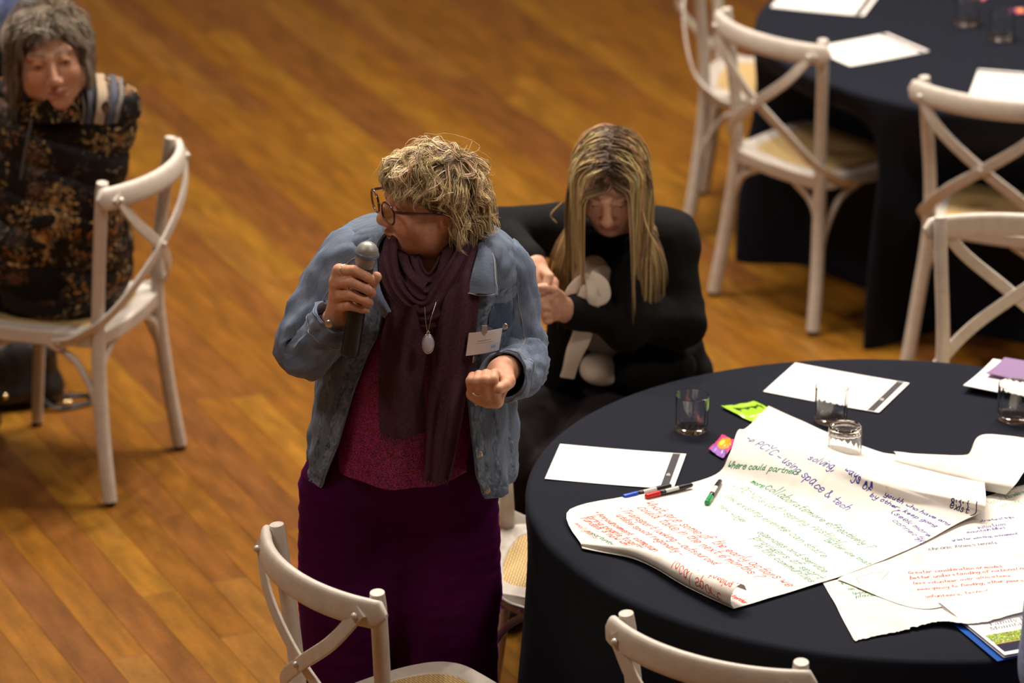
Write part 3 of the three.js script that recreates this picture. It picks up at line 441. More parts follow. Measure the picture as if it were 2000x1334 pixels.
{ // the big sheet in front, its lower edge rolled up and its far edge standing in a ridge
  const flat = [
    [[0.152, 0.751, 0.984], [0.273, 0.751, 1.047], [0.37, 0.751, 1.172], [0.467, 0.751, 1.28]],
    [[0.127, 0.757, 0.811], [0.276, 0.75, 0.897], [0.428, 0.75, 1.049], [0.563, 0.75, 1.21]],
    [[0.294, 0.75, 0.698], [0.453, 0.75, 0.818], [0.609, 0.75, 0.958], [0.73, 0.75, 1.083]],
    [[0.442, 0.752, 0.606], [0.59, 0.753, 0.721], [0.737, 0.754, 0.828], [0.862, 0.753, 0.96]],
    [[0.479, 0.786, 0.565], [0.625, 0.789, 0.664], [0.79, 0.781, 0.76], [0.953, 0.757, 0.855]],
    [[0.5, 0.812, 0.493], [0.644, 0.812, 0.61], [0.811, 0.802, 0.761], [1.005, 0.768, 0.819]],
    [[0.521, 0.806, 0.46], [0.663, 0.806, 0.578], [0.842, 0.798, 0.728], [1.017, 0.788, 0.804]],
    [[0.585, 0.755, 0.205], [0.72, 0.755, 0.37], [0.86, 0.758, 0.5], [1.035, 0.765, 0.56]]];
  const rows = grow(flat), out = [-0.68, 0, 0.73], roll = [];
  for (let k = 7; k >= 1; k--) roll.push(rows[0].map((p, j) => { const r = 0.003 + 0.0225 * Math.pow(j / 3, 0.8), f = (k / 7) * 4.5; return [p[0] + out[0] * r * Math.sin(f), p[1] + r * (1 - Math.cos(f)), p[2] + out[2] * r * Math.sin(f), p[0] + out[0] * r * f, p[2] + out[2] * r * f]; }));
  bigSheet('large cream sheet with red and green handwriting, its near edge rolled up', 0.0, 0.2, 1.25, [...roll, ...rows], (c, at) => {
    const T = (s, a, b, col, k, i) => writing(c, at, s, a, b, col, k, i);
    T('\u2013\u25b7 PCYC \u2013 using space & tech', [0.515, 0.795, 0.528], [0.722, 0.772, 0.796], BLUE, 1.15, 1, 1.2);
    T('Where could partners', [0.473, 0.775, 0.591], [0.626, 0.765, 0.673], GREEN, 1.0, 2); T('more', [0.522, 0.76, 0.651], [0.546, 0.76, 0.678], '#0f8a50', 1.3, 3); T('collaborate', [0.552, 0.757, 0.676], [0.632, 0.753, 0.797], GREEN, 1.3, 4); T('more effectively ?', [0.636, 0.753, 0.797], [0.758, 0.752, 0.982], GREEN, 1.1, 5);
    T('\u2013 PCYC\u2019s (at) spring festival', [0.476, 0.756, 0.657], [0.696, 0.751, 0.956], '#5c9a78', 1.1, 6); T('link existing events', [0.463, 0.752, 0.712], [0.58, 0.751, 0.901], '#5c9a78', 1.1, 7); T('new ways', [0.447, 0.751, 0.765], [0.496, 0.751, 0.851], '#5c9a78', 1.2, 8);
    T('we can share', [0.571, 0.751, 0.875], [0.658, 0.751, 1.03], '#5c9a78', 1.1, 9); T('agencies and service', [0.524, 0.751, 0.903], [0.654, 0.751, 1.102], '#4f8f70', 1.1, 10); T('providers of sport', [0.513, 0.751, 0.935], [0.641, 0.751, 1.138], '#4f8f70', 1.1, 11); T('in the communities', [0.512, 0.751, 0.972], [0.624, 0.751, 1.154], '#4f8f70', 1.1, 12); T('better use that', [0.664, 0.751, 0.938], [0.747, 0.751, 1.066], '#5c9a78', 1.1, 13);
    T('solving,', [0.646, 0.812, 0.632], [0.701, 0.8, 0.687], BLUE, 1.1, 14); T('ways of', [0.72, 0.803, 0.694], [0.772, 0.79, 0.754], BLUE, 0.9, 15);
    T('by other, keep going', [0.773, 0.785, 0.761], [0.907, 0.757, 0.878], BLUE, 0.8, 16); T('youth who have any', [0.803, 0.795, 0.767], [0.936, 0.764, 0.866], BLUE, 0.8, 17); T('(seek more', [0.814, 0.765, 0.818], [0.887, 0.754, 0.925], BLUE, 0.8, 18); T('connections', [0.814, 0.758, 0.851], [0.888, 0.752, 0.978], '#6363ad', 0.8, 19); T('in hub', [0.854, 0.753, 0.937], [0.882, 0.752, 0.986], '#6363ad', 1.2, 20); T('exist )', [0.94, 0.775, 0.81], [0.992, 0.786, 0.828], INK, 1.3, 21);
    T('What are some of the early actions we', [0.286, 0.751, 0.757], [0.575, 0.751, 1.175], RED, 1.35, 22); T('could take in the next 6 months ?', [0.271, 0.751, 0.785], [0.514, 0.751, 1.137], RED, 1.3, 23);
    T('\u2022 Transport looking \u2013 outsourced', [0.231, 0.751, 0.794], [0.427, 0.751, 1.073], RED, 1.3, 24); T('utilise space regionally \u2013', [0.226, 0.751, 0.832], [0.359, 0.751, 1.024], RED, 1.3, 25); T('\u2022 Announcement / campaign', [0.18, 0.752, 0.82], [0.304, 0.751, 1.01], RED, 1.3, 26); T('bring people together', [0.165, 0.753, 0.844], [0.286, 0.751, 1.021], RED, 1.3, 27); T('funded & now what', [0.149, 0.754, 0.852], [0.255, 0.751, 1.001], RED, 1.3, 28); T('opportunity', [0.162, 0.752, 0.917], [0.215, 0.751, 0.982], GREEN, 1.2, 29); T('small grants', [0.138, 0.754, 0.88], [0.178, 0.752, 0.954], '#d98078', 1.2, 30);
    T('to work together', [0.427, 0.751, 1.19], [0.482, 0.751, 1.263], RED, 1.6, 31);
    // this stands on the part that is rolled over, so that it shows reversed
    T('local sport', [0.30, 0, 1.18], [0.42, 0, 1.29], RED, 1.2, 32); T('network \u2013 tapping', [0.275, 0, 1.20], [0.41, 0, 1.325], RED, 1.2, 33); T('who looks', [0.262, 0, 1.215], [0.33, 0, 1.28], RED, 1.2, 34); T('intersect', [0.385, 0, 1.335], [0.435, 0, 1.38], '#222', 1.6, 35);
    c.strokeStyle = 'rgba(215,120,130,0.6)'; c.lineWidth = 1.5; c.beginPath(); c.moveTo(...at([0.284, 0.751, 0.809])); c.lineTo(...at([0.434, 0.751, 1.024])); c.lineTo(...at([0.512, 0.751, 1.187])); c.stroke();
  }, { n: 44, m: 96, px: 2048, seed: 3 });
}
{ // the sheet at right with red notes
  bigSheet('large cream sheet with blue and red notes running off the right edge', 0.55, 0.4, 0.9, grow([
    [[0.679, 0.75, 1.134], [0.836, 0.75, 1.273], [0.981, 0.758, 1.223], [1.14, 0.757, 1.292]],
    [[0.755, 0.749, 1.027], [0.89, 0.749, 1.069], [1.033, 0.75, 1.029], [1.174, 0.75, 1.012]],
    [[0.829, 0.748, 0.914], [0.94, 0.748, 0.884], [1.074, 0.749, 0.8], [1.203, 0.749, 0.769]],
    [[0.881, 0.748, 0.804], [0.976, 0.748, 0.733], [1.108, 0.748, 0.632], [1.229, 0.748, 0.557]]]), (c, at) => {
    const T = (s, a, b, col, k, i) => writing(c, at, s, Y2(a), Y2(b), col, k, i), Y2 = (p) => p;
    T('structural trips', [1.005, 0.749, 0.83], [1.081, 0.749, 0.806], BLUE, 1.4, 1); T('initiatives', [0.998, 0.749, 0.865], [1.061, 0.749, 0.844], BLUE, 1.4, 2); T('mountain bikes', [0.972, 0.749, 0.887], [1.056, 0.749, 0.863], BLUE, 1.3, 3); T('greater meeting, movement', [0.935, 0.749, 0.931], [1.08, 0.749, 0.892], BLUE, 1.2, 4); T('chronic illness levels', [0.882, 0.749, 0.98], [1.032, 0.749, 0.941], INK, 1.2, 5);
    T('Greater consideration of modes', [0.829, 0.749, 1.102], [1.028, 0.75, 1.063], RED, 1.3, 6); T('better understanding of national needs', [0.83, 0.749, 1.128], [1.103, 0.75, 1.071], RED, 1.3, 7); T('less volunteer over allocations', [0.835, 0.749, 1.153], [1.04, 0.75, 1.118], RED, 1.2, 8); T('emergency to funding, other peers', [0.841, 0.749, 1.183], [1.064, 0.751, 1.143], RED, 1.2, 9); T('volunteers, technology (AI)', [0.854, 0.75, 1.222], [1.037, 0.754, 1.193], RED, 1.2, 10);
    T('health', [1.089, 0.749, 0.657], [1.12, 0.749, 0.628], GREEN, 2, 11); T('outreach events', [1.073, 0.749, 0.705], [1.14, 0.749, 0.647], GREEN, 1.5, 12); T('local families', [1.037, 0.749, 0.734], [1.127, 0.749, 0.667], '#7fae90', 1.5, 13); T('not rely', [1.057, 0.749, 0.752], [1.104, 0.749, 0.723], '#7fae90', 1.4, 14);
    c.strokeStyle = 'rgba(200,90,95,0.65)'; c.lineWidth = 2; c.beginPath(); [[1685, 1140], [1675, 1128], [1700, 1120], [1735, 1119], [1720, 1132]].forEach((_, k) => { const p = at([[0.724, 0.749, 1.156], [0.718, 0.749, 1.126], [0.75, 0.749, 1.1], [0.788, 0.749, 1.096], [0.77, 0.749, 1.132]][k]); k ? c.lineTo(...p) : c.moveTo(...p); }); c.stroke();
  }, { seed: 5 });
}
{ // the sheet under it, torn along the front
  bigSheet('large blank-edged cream sheet with a torn front edge, under the red notes', 0.55, 0.5, 0.95, grow([
    [[0.693, 0.748, 1.423], [0.79, 0.751, 1.38], [0.87, 0.757, 1.347], [0.956, 0.764, 1.364], [1.144, 0.775, 1.257]],
    [[0.68, 0.747, 1.341], [0.798, 0.748, 1.285], [0.893, 0.75, 1.277], [0.988, 0.754, 1.259], [1.157, 0.755, 1.156]],
    [[0.667, 0.747, 1.253], [0.79, 0.747, 1.195], [0.903, 0.747, 1.167], [1.011, 0.747, 1.138], [1.168, 0.747, 1.07]],
    [[0.647, 0.746, 1.138], [0.782, 0.746, 1.093], [0.914, 0.746, 1.051], [1.036, 0.746, 1.008], [1.182, 0.746, 0.952]]]), (c, at) => {
    const T = (s, a, b, col, k, i) => writing(c, at, s, a, b, col, k, i);
    T('info', [0.687, 0.747, 1.153], [0.712, 0.747, 1.147], GREEN, 1.4, 1); T('on trail', [0.699, 0.747, 1.18], [0.744, 0.747, 1.172], GREEN, 1.3, 2); T('special', [0.705, 0.747, 1.2], [0.748, 0.747, 1.191], GREEN, 1.3, 3); T('places', [0.712, 0.747, 1.217], [0.761, 0.747, 1.206], GREEN, 1.3, 4);
  }, { ragged: 0.003, n: 90, seed: 7 });
}
bigSheet('cream sheet arching over the table at the right edge, behind the notes', 0.7, -0.05, 0.75, grow([
  [[0.849, 0.758, 0.544], [0.941, 0.758, 0.624], [1.004, 0.758, 0.664], [1.072, 0.758, 0.701]],
  [[0.844, 0.772, 0.552], [0.946, 0.782, 0.634], [1.019, 0.782, 0.674], [1.093, 0.782, 0.697]],
  [[0.847, 0.776, 0.532], [0.963, 0.789, 0.588], [1.053, 0.789, 0.602], [1.133, 0.789, 0.608]],
  [[0.85, 0.762, 0.485], [0.985, 0.775, 0.528], [1.08, 0.775, 0.511], [1.188, 0.775, 0.507]],
  [[0.85, 0.748, 0.446], [1.001, 0.748, 0.47], [1.066, 0.748, 0.341], [1.247, 0.748, 0.403]]]), () => {}, { ragged: 0.003, n: 60, px: 512, seed: 9 });
bigSheet('narrow torn cream sheet crumpled between the green packet and upturned tumbler', 0.4, 0, 0.7, grow([
  [[0.62, 0.748, 0.485], [0.681, 0.748, 0.518], [0.767, 0.748, 0.572], [0.871, 0.748, 0.606]],
  [[0.615, 0.758, 0.471], [0.671, 0.757, 0.485], [0.758, 0.753, 0.536], [0.874, 0.75, 0.559]],
  [[0.613, 0.77, 0.453], [0.667, 0.768, 0.453], [0.76, 0.758, 0.501], [0.878, 0.752, 0.521]],
  [[0.624, 0.782, 0.411], [0.682, 0.778, 0.438], [0.784, 0.762, 0.481], [0.875, 0.752, 0.489]],
  [[0.642, 0.774, 0.397], [0.7, 0.77, 0.418], [0.792, 0.756, 0.461], [0.881, 0.749, 0.476]]]), () => {}, { ragged: 0.004, n: 70, px: 512, seed: 12 });

// ---------- people ----------
// a head: prims in the head's own axes (face towards +z, y up), placed by a matrix
function headMatrix(pos, pitch, yaw, roll, s = 1) { return new THREE.Matrix4().compose(new THREE.Vector3(...pos), new THREE.Quaternion().setFromEuler(new THREE.Euler(pitch, yaw, roll, 'YXZ')), new THREE.Vector3(s, s, s)); }
const xf = (M, p) => new THREE.Vector3(...p).applyMatrix4(M).toArray();
function headPrims(M, { nose = 1, jaw = 1, old = 0 } = {}) {
  const s = M.getMaxScaleOnAxis(), R = new THREE.Matrix3().setFromMatrix4(new THREE.Matrix4().extractRotation(M)), L = [];
  const E = (c, r, k = 0.01, op = 1) => L.push(ell(xf(M, c), r.map((v) => v * s), k * s, op, R)), C = (a, b, ra, rb, k = 0.008, op = 1) => L.push(cap(xf(M, a), xf(M, b), ra * s, rb * s, k * s, op));
  E([0, 0.03, -0.015], [0.073, 0.083, 0.09]); E([0, -0.025, 0.025], [0.061, 0.082, 0.064], 0.03); E([0, -0.074, 0.036], [0.046 * jaw, 0.036, 0.046], 0.03); E([0, -0.099, 0.062], [0.021, 0.017, 0.017], 0.025);
  for (const x of [-1, 1]) {
    E([x * 0.038, -0.028, 0.057], [0.024, 0.024, 0.022], 0.025); E([x * 0.058, -0.055, 0.005], [0.016, 0.035, 0.03], 0.03);
    E([x * 0.031, 0.009, 0.09], [0.018, 0.0125, 0.013], 0.012, -1); E([x * 0.031, 0.006, 0.0745], [0.0128, 0.0122, 0.0128], 0.003);
    C([x * 0.019, 0.008, 0.0835], [x * 0.031, 0.0135, 0.0865], 0.0032, 0.0036, 0.004); C([x * 0.031, 0.0135, 0.0865], [x * 0.044, 0.007, 0.079], 0.0036, 0.003, 0.004);
    C([x * 0.02, 0.001, 0.082], [x * 0.042, 0.0, 0.078], 0.003, 0.003, 0.005);
    C([x * 0.012, 0.026, 0.0855], [x * 0.045, 0.03, 0.073], 0.008, 0.008, 0.016);
    E([x * 0.0765, -0.006, -0.008], [0.008, 0.029, 0.018], 0.008); E([x * 0.082, -0.004, -0.004], [0.005, 0.016, 0.009], 0.006, -1);
  }
  C([0, 0.016, 0.088], [0, -0.024, 0.104 * nose + 0.002], 0.0072, 0.0105, 0.014); E([0, -0.0315, 0.105], [0.0118, 0.0105, 0.0115 * nose], 0.008); for (const x of [-1, 1]) { E([x * 0.0115, -0.036, 0.096], [0.0085, 0.0078, 0.0095], 0.008); E([x * 0.007, -0.0435, 0.1], [0.0042, 0.003, 0.0055], 0.003, -1); if (old) C([x * 0.02, -0.04, 0.093], [x * 0.031, -0.066, 0.083], 0.0022, 0.0022, 0.008, -1); }
  C([-0.019, -0.062, 0.083], [0, -0.0585, 0.0905], 0.005, 0.0062, 0.006); C([0, -0.0585, 0.0905], [0.019, -0.062, 0.083], 0.0062, 0.005, 0.006); C([-0.015, -0.0725, 0.084], [0.015, -0.0725, 0.084], 0.0058, 0.0058, 0.008); C([-0.021, -0.0655, 0.0875], [0.021, -0.0655, 0.0875], 0.0016, 0.0016, 0.004, -1);
  C([0, -0.05, -0.02], [0, -0.19, -0.045], 0.05, 0.054, 0.03);
  return L;
}
function skinTint(M, base, { lip = [0.42, 0.12, 0.1], brow = [0.12, 0.07, 0.04], lash = true } = {}) {
  const I = M.clone().invert(), v = new THREE.Vector3();
  return (x, y, z) => {
    v.set(x, y, z).applyMatrix4(I); const n = 1 + 0.1 * noise(x * 60, y * 60, z * 60) + 0.06 * noise(x * 240, y * 240, z * 240); let c = base.map((b) => b * n); const ax = Math.abs(v.x);
    if (v.z > 0.05 && Math.abs(v.y) < 0.13 && v.z < 0.2 && ax < 0.09) {
      const mix = (t, k) => { c = c.map((b, i) => lerp(b, t[i], k)); };
      mix([base[0] * 0.98, base[1] * 0.72, base[2] * 0.68], 0.5 * smooth(0.03, 0.005, Math.hypot(ax - 0.04, (v.y + 0.03) * 0.9)));
      mix(lip, 0.85 * smooth(1.25, 0.85, Math.hypot(v.x / 0.024, (v.y + 0.066) / 0.0125)) * (v.z > 0.078 ? 1 : 0));
      const by = v.y - 0.0335 - 0.12 * (ax - 0.03) + 3.2 * (ax - 0.032) ** 2; mix(brow, 0.75 * smooth(0.0055, 0.0022, Math.abs(by)) * smooth(0.05, 0.045, ax) * smooth(0.009, 0.014, ax));
      if (lash) mix([0.02, 0.012, 0.01], 0.85 * smooth(0.0032, 0.0012, Math.abs(v.y - 0.0035 - 0.004 * (1 - ((ax - 0.031) / 0.013) ** 2))) * smooth(0.0145, 0.0115, Math.abs(ax - 0.0312)));
    }
    return c;
  };
}
const skinMat = () => std(0xffffff, 0.5, { vertexColors: true, specularIntensity: 0.45 });
function person(label) { return thing('person', label, 'person'); }
const colored = (list) => mergeGeometries(list.map((g) => { for (const k of Object.keys(g.attributes)) if (!['position', 'normal', 'color'].includes(k)) g.deleteAttribute(k); return g; }));
const bbox = (pts, pad) => ({ lo: [0, 1, 2].map((i) => Math.min(...pts.map((p) => p[i])) - pad), hi: [0, 1, 2].map((i) => Math.max(...pts.map((p) => p[i])) + pad) });
// body = coarse grid of the whole figure plus fine grids for head and hands, in one geometry
function bodyGeo(coarse, head, M, hands, tintF) {
  const L = [tint(solid(coarse, 0.012), tintF)];
  if (head) { const s = M.getMaxScaleOnAxis(), c = xf(M, [0, -0.01, 0.01]); L.push(tint(solid(head, 0.0028, { lo: c.map((v, i) => v - [0.115, 0.16, 0.135][i] * s * 1.15), hi: c.map((v, i) => v + [0.115, 0.145, 0.135][i] * s * 1.15) }), tintF)); }
  for (const h of hands) L.push(tint(solid(h, 0.0026), tintF));
  return colored(L);
}
function handPrims(wrist, forearm, palmPts, fingers, rw = 0.026) {
  const L = [cap(forearm, wrist, rw * 1.15, rw, 0.02)];
  for (const [p, r] of palmPts) L.push(cap(wrist, p, rw * 0.82, r, 0.016));
  for (let i = 0; i + 1 < palmPts.length; i++) L.push(cap(palmPts[i][0], palmPts[i + 1][0], palmPts[i][1], palmPts[i + 1][1], 0.008));
  for (const f of fingers) for (let i = 0; i + 1 < f.length; i++) L.push(cap(f[i], f[i + 1], f[i][3], f[i + 1][3], i ? 0.0025 : 0.005));
  return L;
}
// ---- hair: many tapering locks, grown over the skull and pulled down ----
function locks(list) {
  let V = 0, T = 0; for (const s of list) { V += s.p.length * 3; T += (s.p.length - 1) * 6; }
  const pos = new Float32Array(V * 3), nor = new Float32Array(V * 3), col = new Float32Array(V * 3), idx = new Uint32Array(T * 3); let v = 0, t = 0;
  for (const s of list) {
    const n = s.p.length, v0 = v; let B = [0.3, 0.8, 0.52];
    for (let i = 0; i < n; i++) {
      const d = vnorm(vsub(s.p[Math.min(i + 1, n - 1)], s.p[Math.max(i - 1, 0)])); B = vnorm(vsub(B, vmul(d, vdot(B, d)))); const N = vcross(B, d), q = i / (n - 1), r = s.r * (0.55 + 0.45 * Math.sin(Math.PI * Math.min(1, q * 1.6 + 0.12))) * (q > 0.75 ? 1 - ((q - 0.75) / 0.25) ** 1.5 * 0.85 : 1);
      for (let k = 0; k < 3; k++) { const a = k * 2.0944, m = vadd(vmul(N, Math.cos(a)), vmul(B, Math.sin(a) * 0.6)); pos.set(vadd(s.p[i], vmul(m, r)), v * 3); nor.set(vnorm(m), v * 3); const c = s.c(q); col.set(c, v * 3); v++; }
      if (i) for (let k = 0; k < 3; k++) { const a = v0 + (i - 1) * 3 + k, b = v0 + (i - 1) * 3 + ((k + 1) % 3); idx.set([a, b, a + 3, b, b + 3, a + 3], t); t += 6; }
    }
  }
  const g = new THREE.BufferGeometry(); g.setAttribute('position', new THREE.BufferAttribute(pos, 3)); g.setAttribute('normal', new THREE.BufferAttribute(nor, 3)); g.setAttribute('color', new THREE.BufferAttribute(col, 3)); g.setIndex(new THREE.BufferAttribute(idx, 1)); return g;
}
function growHair(M, o) {   // o: n guides, clump locks round each, spread, seed, root(d), len(d, r), flow(d, r), fall over the skull, low below it, curl, lift, hug, r, color(r), steps, keep(p, q, d, rnd) moves a point or (null) ends the lock
  const r = rng(o.seed), s = M.getMaxScaleOnAxis(), I = new THREE.Matrix4().extractRotation(M).invert(), down = new THREE.Vector3(0, -1, 0).applyMatrix4(I).toArray(), C = [0, 0.02, -0.012], S = [0.0765, 0.094, 0.098], list = [];
  let guard = 0, made = 0;
  while (made < o.n && guard++ < o.n * 40) {
    const y = r() * 2 - 1, a = r() * 6.2832, h = Math.sqrt(1 - y * y), d = [h * Math.cos(a), y, h * Math.sin(a)]; if (!o.root(d)) continue;
    made++;
    let p = [C[0] + d[0] * S[0], C[1] + d[1] * S[1], C[2] + d[2] * S[2]], L = o.len(d, r), st = L / o.steps, lift = o.lift * (0.25 + r()), v = o.flow(d, r), pts = [p]; const rnd = r(), ca = o.curl, fq = o.freq ?? 16;
    for (let k = 0; k < o.steps; k++) {
      const q = k / o.steps, side = vnorm(vcross(v, vsub(p, C))), hgt = -vdot(vsub(p, C), down), f = hgt > 0.015 ? o.fall : o.low ?? o.fall * 2.5, wave = noise(p[0] * fq, p[1] * fq, p[2] * fq + o.seed) + 0.35 * (r() - 0.5);
      v = vnorm(vadd(vmul(v, 1 - f), vadd(vmul(down, f), vmul(side, ca * wave * (0.4 + q)))));
      let np = vadd(p, vmul(v, st)); const e = [(np[0] - C[0]) / S[0], (np[1] - C[1]) / S[1], (np[2] - C[2]) / S[2]], m = Math.hypot(...e), want = 1 + lift * Math.min(1, q * 3 + 0.25) * (1 + (o.puff ?? 0) * noise(p[0] * 20, p[1] * 20, p[2] * 20 + 5));
      if (m < want || hgt > (o.hugTo ?? -0.02)) { const t = (m < want ? 1 : o.hug ?? 0.75) * (want / m - 1) + 1; np = [C[0] + (np[0] - C[0]) * t, C[1] + (np[1] - C[1]) * t, C[2] + (np[2] - C[2]) * t]; v = vnorm(vadd(vmul(v, 0.35), vmul(vnorm(vsub(np, p)), 0.65))); }
      p = np; if (o.keep) p = o.keep(p, q, d, rnd); if (!p) break; pts.push(p);
    }
    if (pts.length < 4) continue;
    for (let c = 0; c < (o.clump ?? 1); c++) {
      const off = c ? [(r() - 0.5) * o.spread, (r() - 0.5) * o.spread, (r() - 0.5) * o.spread] : [0, 0, 0], cut = c ? Math.max(4, Math.ceil(pts.length * (0.75 + 0.25 * r()))) : pts.length, ph = r() * 6.28, n = pts.length;
      list.push({ p: pts.slice(0, cut).map((q, i) => { const t = i / (n - 1), w = (1.15 - 0.75 * t) * (1 + 0.3 * Math.sin(ph + t * 5)), g = vadd(q, vmul(off, w)), e = Math.hypot((g[0] - C[0]) / S[0], (g[1] - C[1]) / S[1], (g[2] - C[2]) / S[2]); return xf(M, e < 1.005 ? [C[0] + (g[0] - C[0]) * 1.005 / e, C[1] + (g[1] - C[1]) * 1.005 / e, C[2] + (g[2] - C[2]) * 1.005 / e] : g); }), r: o.r * s * (0.6 + r() * 0.8), c: o.color(r, d) });
    }
  }
  return list;
}
const away = (c, k = 0) => (d, r) => vnorm([d[0] - c[0] * vdot(d, c) + 0.5 * noise(d[0] * 3, d[1] * 3, d[2] * 3) + (r() - 0.5) * 0.12, d[1] - c[1] * vdot(d, c) + (r() - 0.5) * 0.12 + k, d[2] - c[2] * vdot(d, c) + 0.5 * noise(d[0] * 3, d[1] * 3, d[2] * 3 + 9) + (r() - 0.5) * 0.12]);
function scalp(M, color, cut) {   // the dense hair next to the skull
  const s = M.getMaxScaleOnAxis(), R = new THREE.Matrix3().setFromMatrix4(new THREE.Matrix4().extractRotation(M)), L = [ell(xf(M, [0, 0.022, -0.014]), [0.0755 * s, 0.0925 * s, 0.097 * s], 0, 1, R)];
  for (const [c, q] of cut) L.push(ell(xf(M, c), q.map((v) => v * s), 0.01, -1, R));
  return tint(solid(L, 0.005), (x, y, z) => color.map((c) => c * (1 + 0.25 * noise(x * 90, y * 20, z * 90))));
}
const hairMat = () => std(0xffffff, 0.48, { vertexColors: true, specularIntensity: 0.5 });
const pick = (r, list) => { let x = r(), i = 0; while (i < list.length - 1 && x > list[i][0]) { x -= list[i][0]; i++; } return list[i][1]; };
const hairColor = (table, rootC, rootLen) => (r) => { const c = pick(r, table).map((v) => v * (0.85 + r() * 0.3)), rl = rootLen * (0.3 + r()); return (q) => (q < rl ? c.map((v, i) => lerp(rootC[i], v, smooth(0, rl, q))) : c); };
function eyes(parent, M, iris) {
  for (const x of [-1, 1]) {
    const g = new THREE.SphereGeometry(0.0122, 20, 16).rotateX(Math.PI / 2); tint(g, (px, py, pz) => { const a = Math.hypot(px, py + 0.004); return pz > 0 && a < 0.0025 ? [0.005, 0.005, 0.005] : pz > 0 && a < 0.0056 ? iris : [0.6, 0.56, 0.52]; });
    g.translate(x * 0.031, 0.006, 0.0752).applyMatrix4(M); part('eye', g, std(0xffffff, 0.15, { vertexColors: true }), parent);
  }
}
// ring of points round an axis frame, for sleeves
function sleeve(path, radius, wrinkle, { n = 44, m = 40, seed = 1, end = 0.03, squash = 1 } = {}) {
  const rows = [], P = [], fr = []; let B = null;
  for (let i = 0; i <= n; i++) P.push(cr(path, i / n));
  for (let i = 0; i <= n; i++) { const T = vnorm(vsub(P[Math.min(i + 1, n)], P[Math.max(i - 1, 0)])); B = B ?? vnorm(vcross(T, [0.2, 0.1, 1])); B = vnorm(vsub(B, vmul(T, vdot(B, T)))); fr.push([T, B, vcross(B, T)]); }
  const ring = (i, k, off = 0) => { const [T, b, c] = fr[i], r = radius(i / n) * k, row = []; for (let j = 0; j <= m; j++) { const a = (j % m) / m * 2 * Math.PI, w = wrinkle ? wrinkle(i / n, a, seed) * (k < 0.99 ? 0 : 1) : 0; row.push(vadd(vadd(P[i], vmul(T, off)), vadd(vmul(b, Math.cos(a) * (r + w)), vmul(c, Math.sin(a) * (r * squash + w))))); } return row; };
  for (let i = 0; i <= n; i++) rows.push(ring(i, 1));
  rows.push(ring(n, 0.985, 0.002)); rows.push(ring(n, 0.93, 0.001)); for (let k = 1; k <= 5; k++) rows.push(ring(n - k, 0.9));
  let len = 0; const Ls = P.map((p, i) => (len += i ? Math.hypot(...vsub(p, P[i - 1])) : 0));
  return { geo: gridGeo(rows, { uv: (i, j) => [(j / m) * radius(0.5) * 6.28, i <= n ? Ls[i] : Ls[n] - (i - n) * 0.006] }), ring, P, fr };
}

// ---- the standing speaker ----
const denimTex = dataTex(512, 512, (x, y) => { const d = ((x + y * 2) % 6) < 3 ? 7 : -7, big = 26 * fbm(x / 90, y / 150, 1, 4), slub = 16 * noise(x * 0.5, y * 0.02, 4) + 9 * noise(x * 0.9, y * 0.9, 8), k = d + big + slub; return [138 + k * 1.05, 150 + k, 168 + k * 0.9]; });
denimTex.repeat.set(4, 4);
const denimBump = dataTex(128, 128, (x, y) => [128 + (((x + y) % 4) < 2 ? 40 : -40) + 30 * noise(x * 0.3, y * 0.3, 2)], false); denimBump.repeat.set(24, 24);
// the jacket body has its own cloth: faded panels, and puckered wear along the seams
const seamsUV = [[0.024, 0.3, 0.024, 1], [0.976, 0.3, 0.976, 1], [0.09, 0.55, 0.045, 0.95], [0.15, 0.55, 0.125, 0.95], [0.91, 0.55, 0.955, 0.95], [0.85, 0.55, 0.875, 0.95], [0, 0.45, 0.17, 0.43], [1, 0.45, 0.83, 0.43], [0, 0.955, 0.3, 0.955], [1, 0.955, 0.7, 0.955], [0.004, 0.3, 0.004, 1], [0.996, 0.3, 0.996, 1]];
const jacketTex = dataTex(2048, 640, (x, y) => {
  const u = x / 2048, v = 1 - y / 640, d = ((x + y * 2) % 6) < 3 ? 6 : -6; let k = d + 20 * fbm(x / 120, y / 170, 1, 4) + 13 * noise(x * 0.45, y * 0.03, 4) + 9 * noise(x * 0.9, y * 0.9, 8), w = 0;
  for (const [a, b, c, e] of seamsUV) { const dx = (c - a) * 1.8, dy = e - b, L = dx * dx + dy * dy, t = clamp(((u - a) * 1.8 * dx + (v - b) * dy) / L), q = Math.hypot((u - a) * 1.8 - dx * t, v - b - dy * t); if (q < 0.03) w = Math.max(w, smooth(0.024, 0.004, q)); }
  if (w) k += w * (30 * noise(x / 16, y / 9, 3) + 22 * noise(x / 34, y / 18, 6) - 8);
  return [134 + k * 1.05, 146 + k, 163 + k * 0.9];
});
const denim = std(lin(0.6, 0.645, 0.72), 0.85, { map: denimTex, bumpMap: denimBump, bumpScale: 0.0004, specularIntensity: 0.25 });
const denimBody = std(lin(0.6, 0.64, 0.7), 0.85, { map: jacketTex, bumpMap: denimBump, bumpScale: 0.0004, specularIntensity: 0.25 });
const denimDark = std(lin(0.26, 0.3, 0.39), 0.85, { map: denimTex, bumpMap: denimBump, bumpScale: 0.0004, specularIntensity: 0.25 }), thread = std(lin(0.36, 0.36, 0.34), 0.8), brass = std(lin(0.6, 0.54, 0.44), 0.35, { metalness: 0.85 });
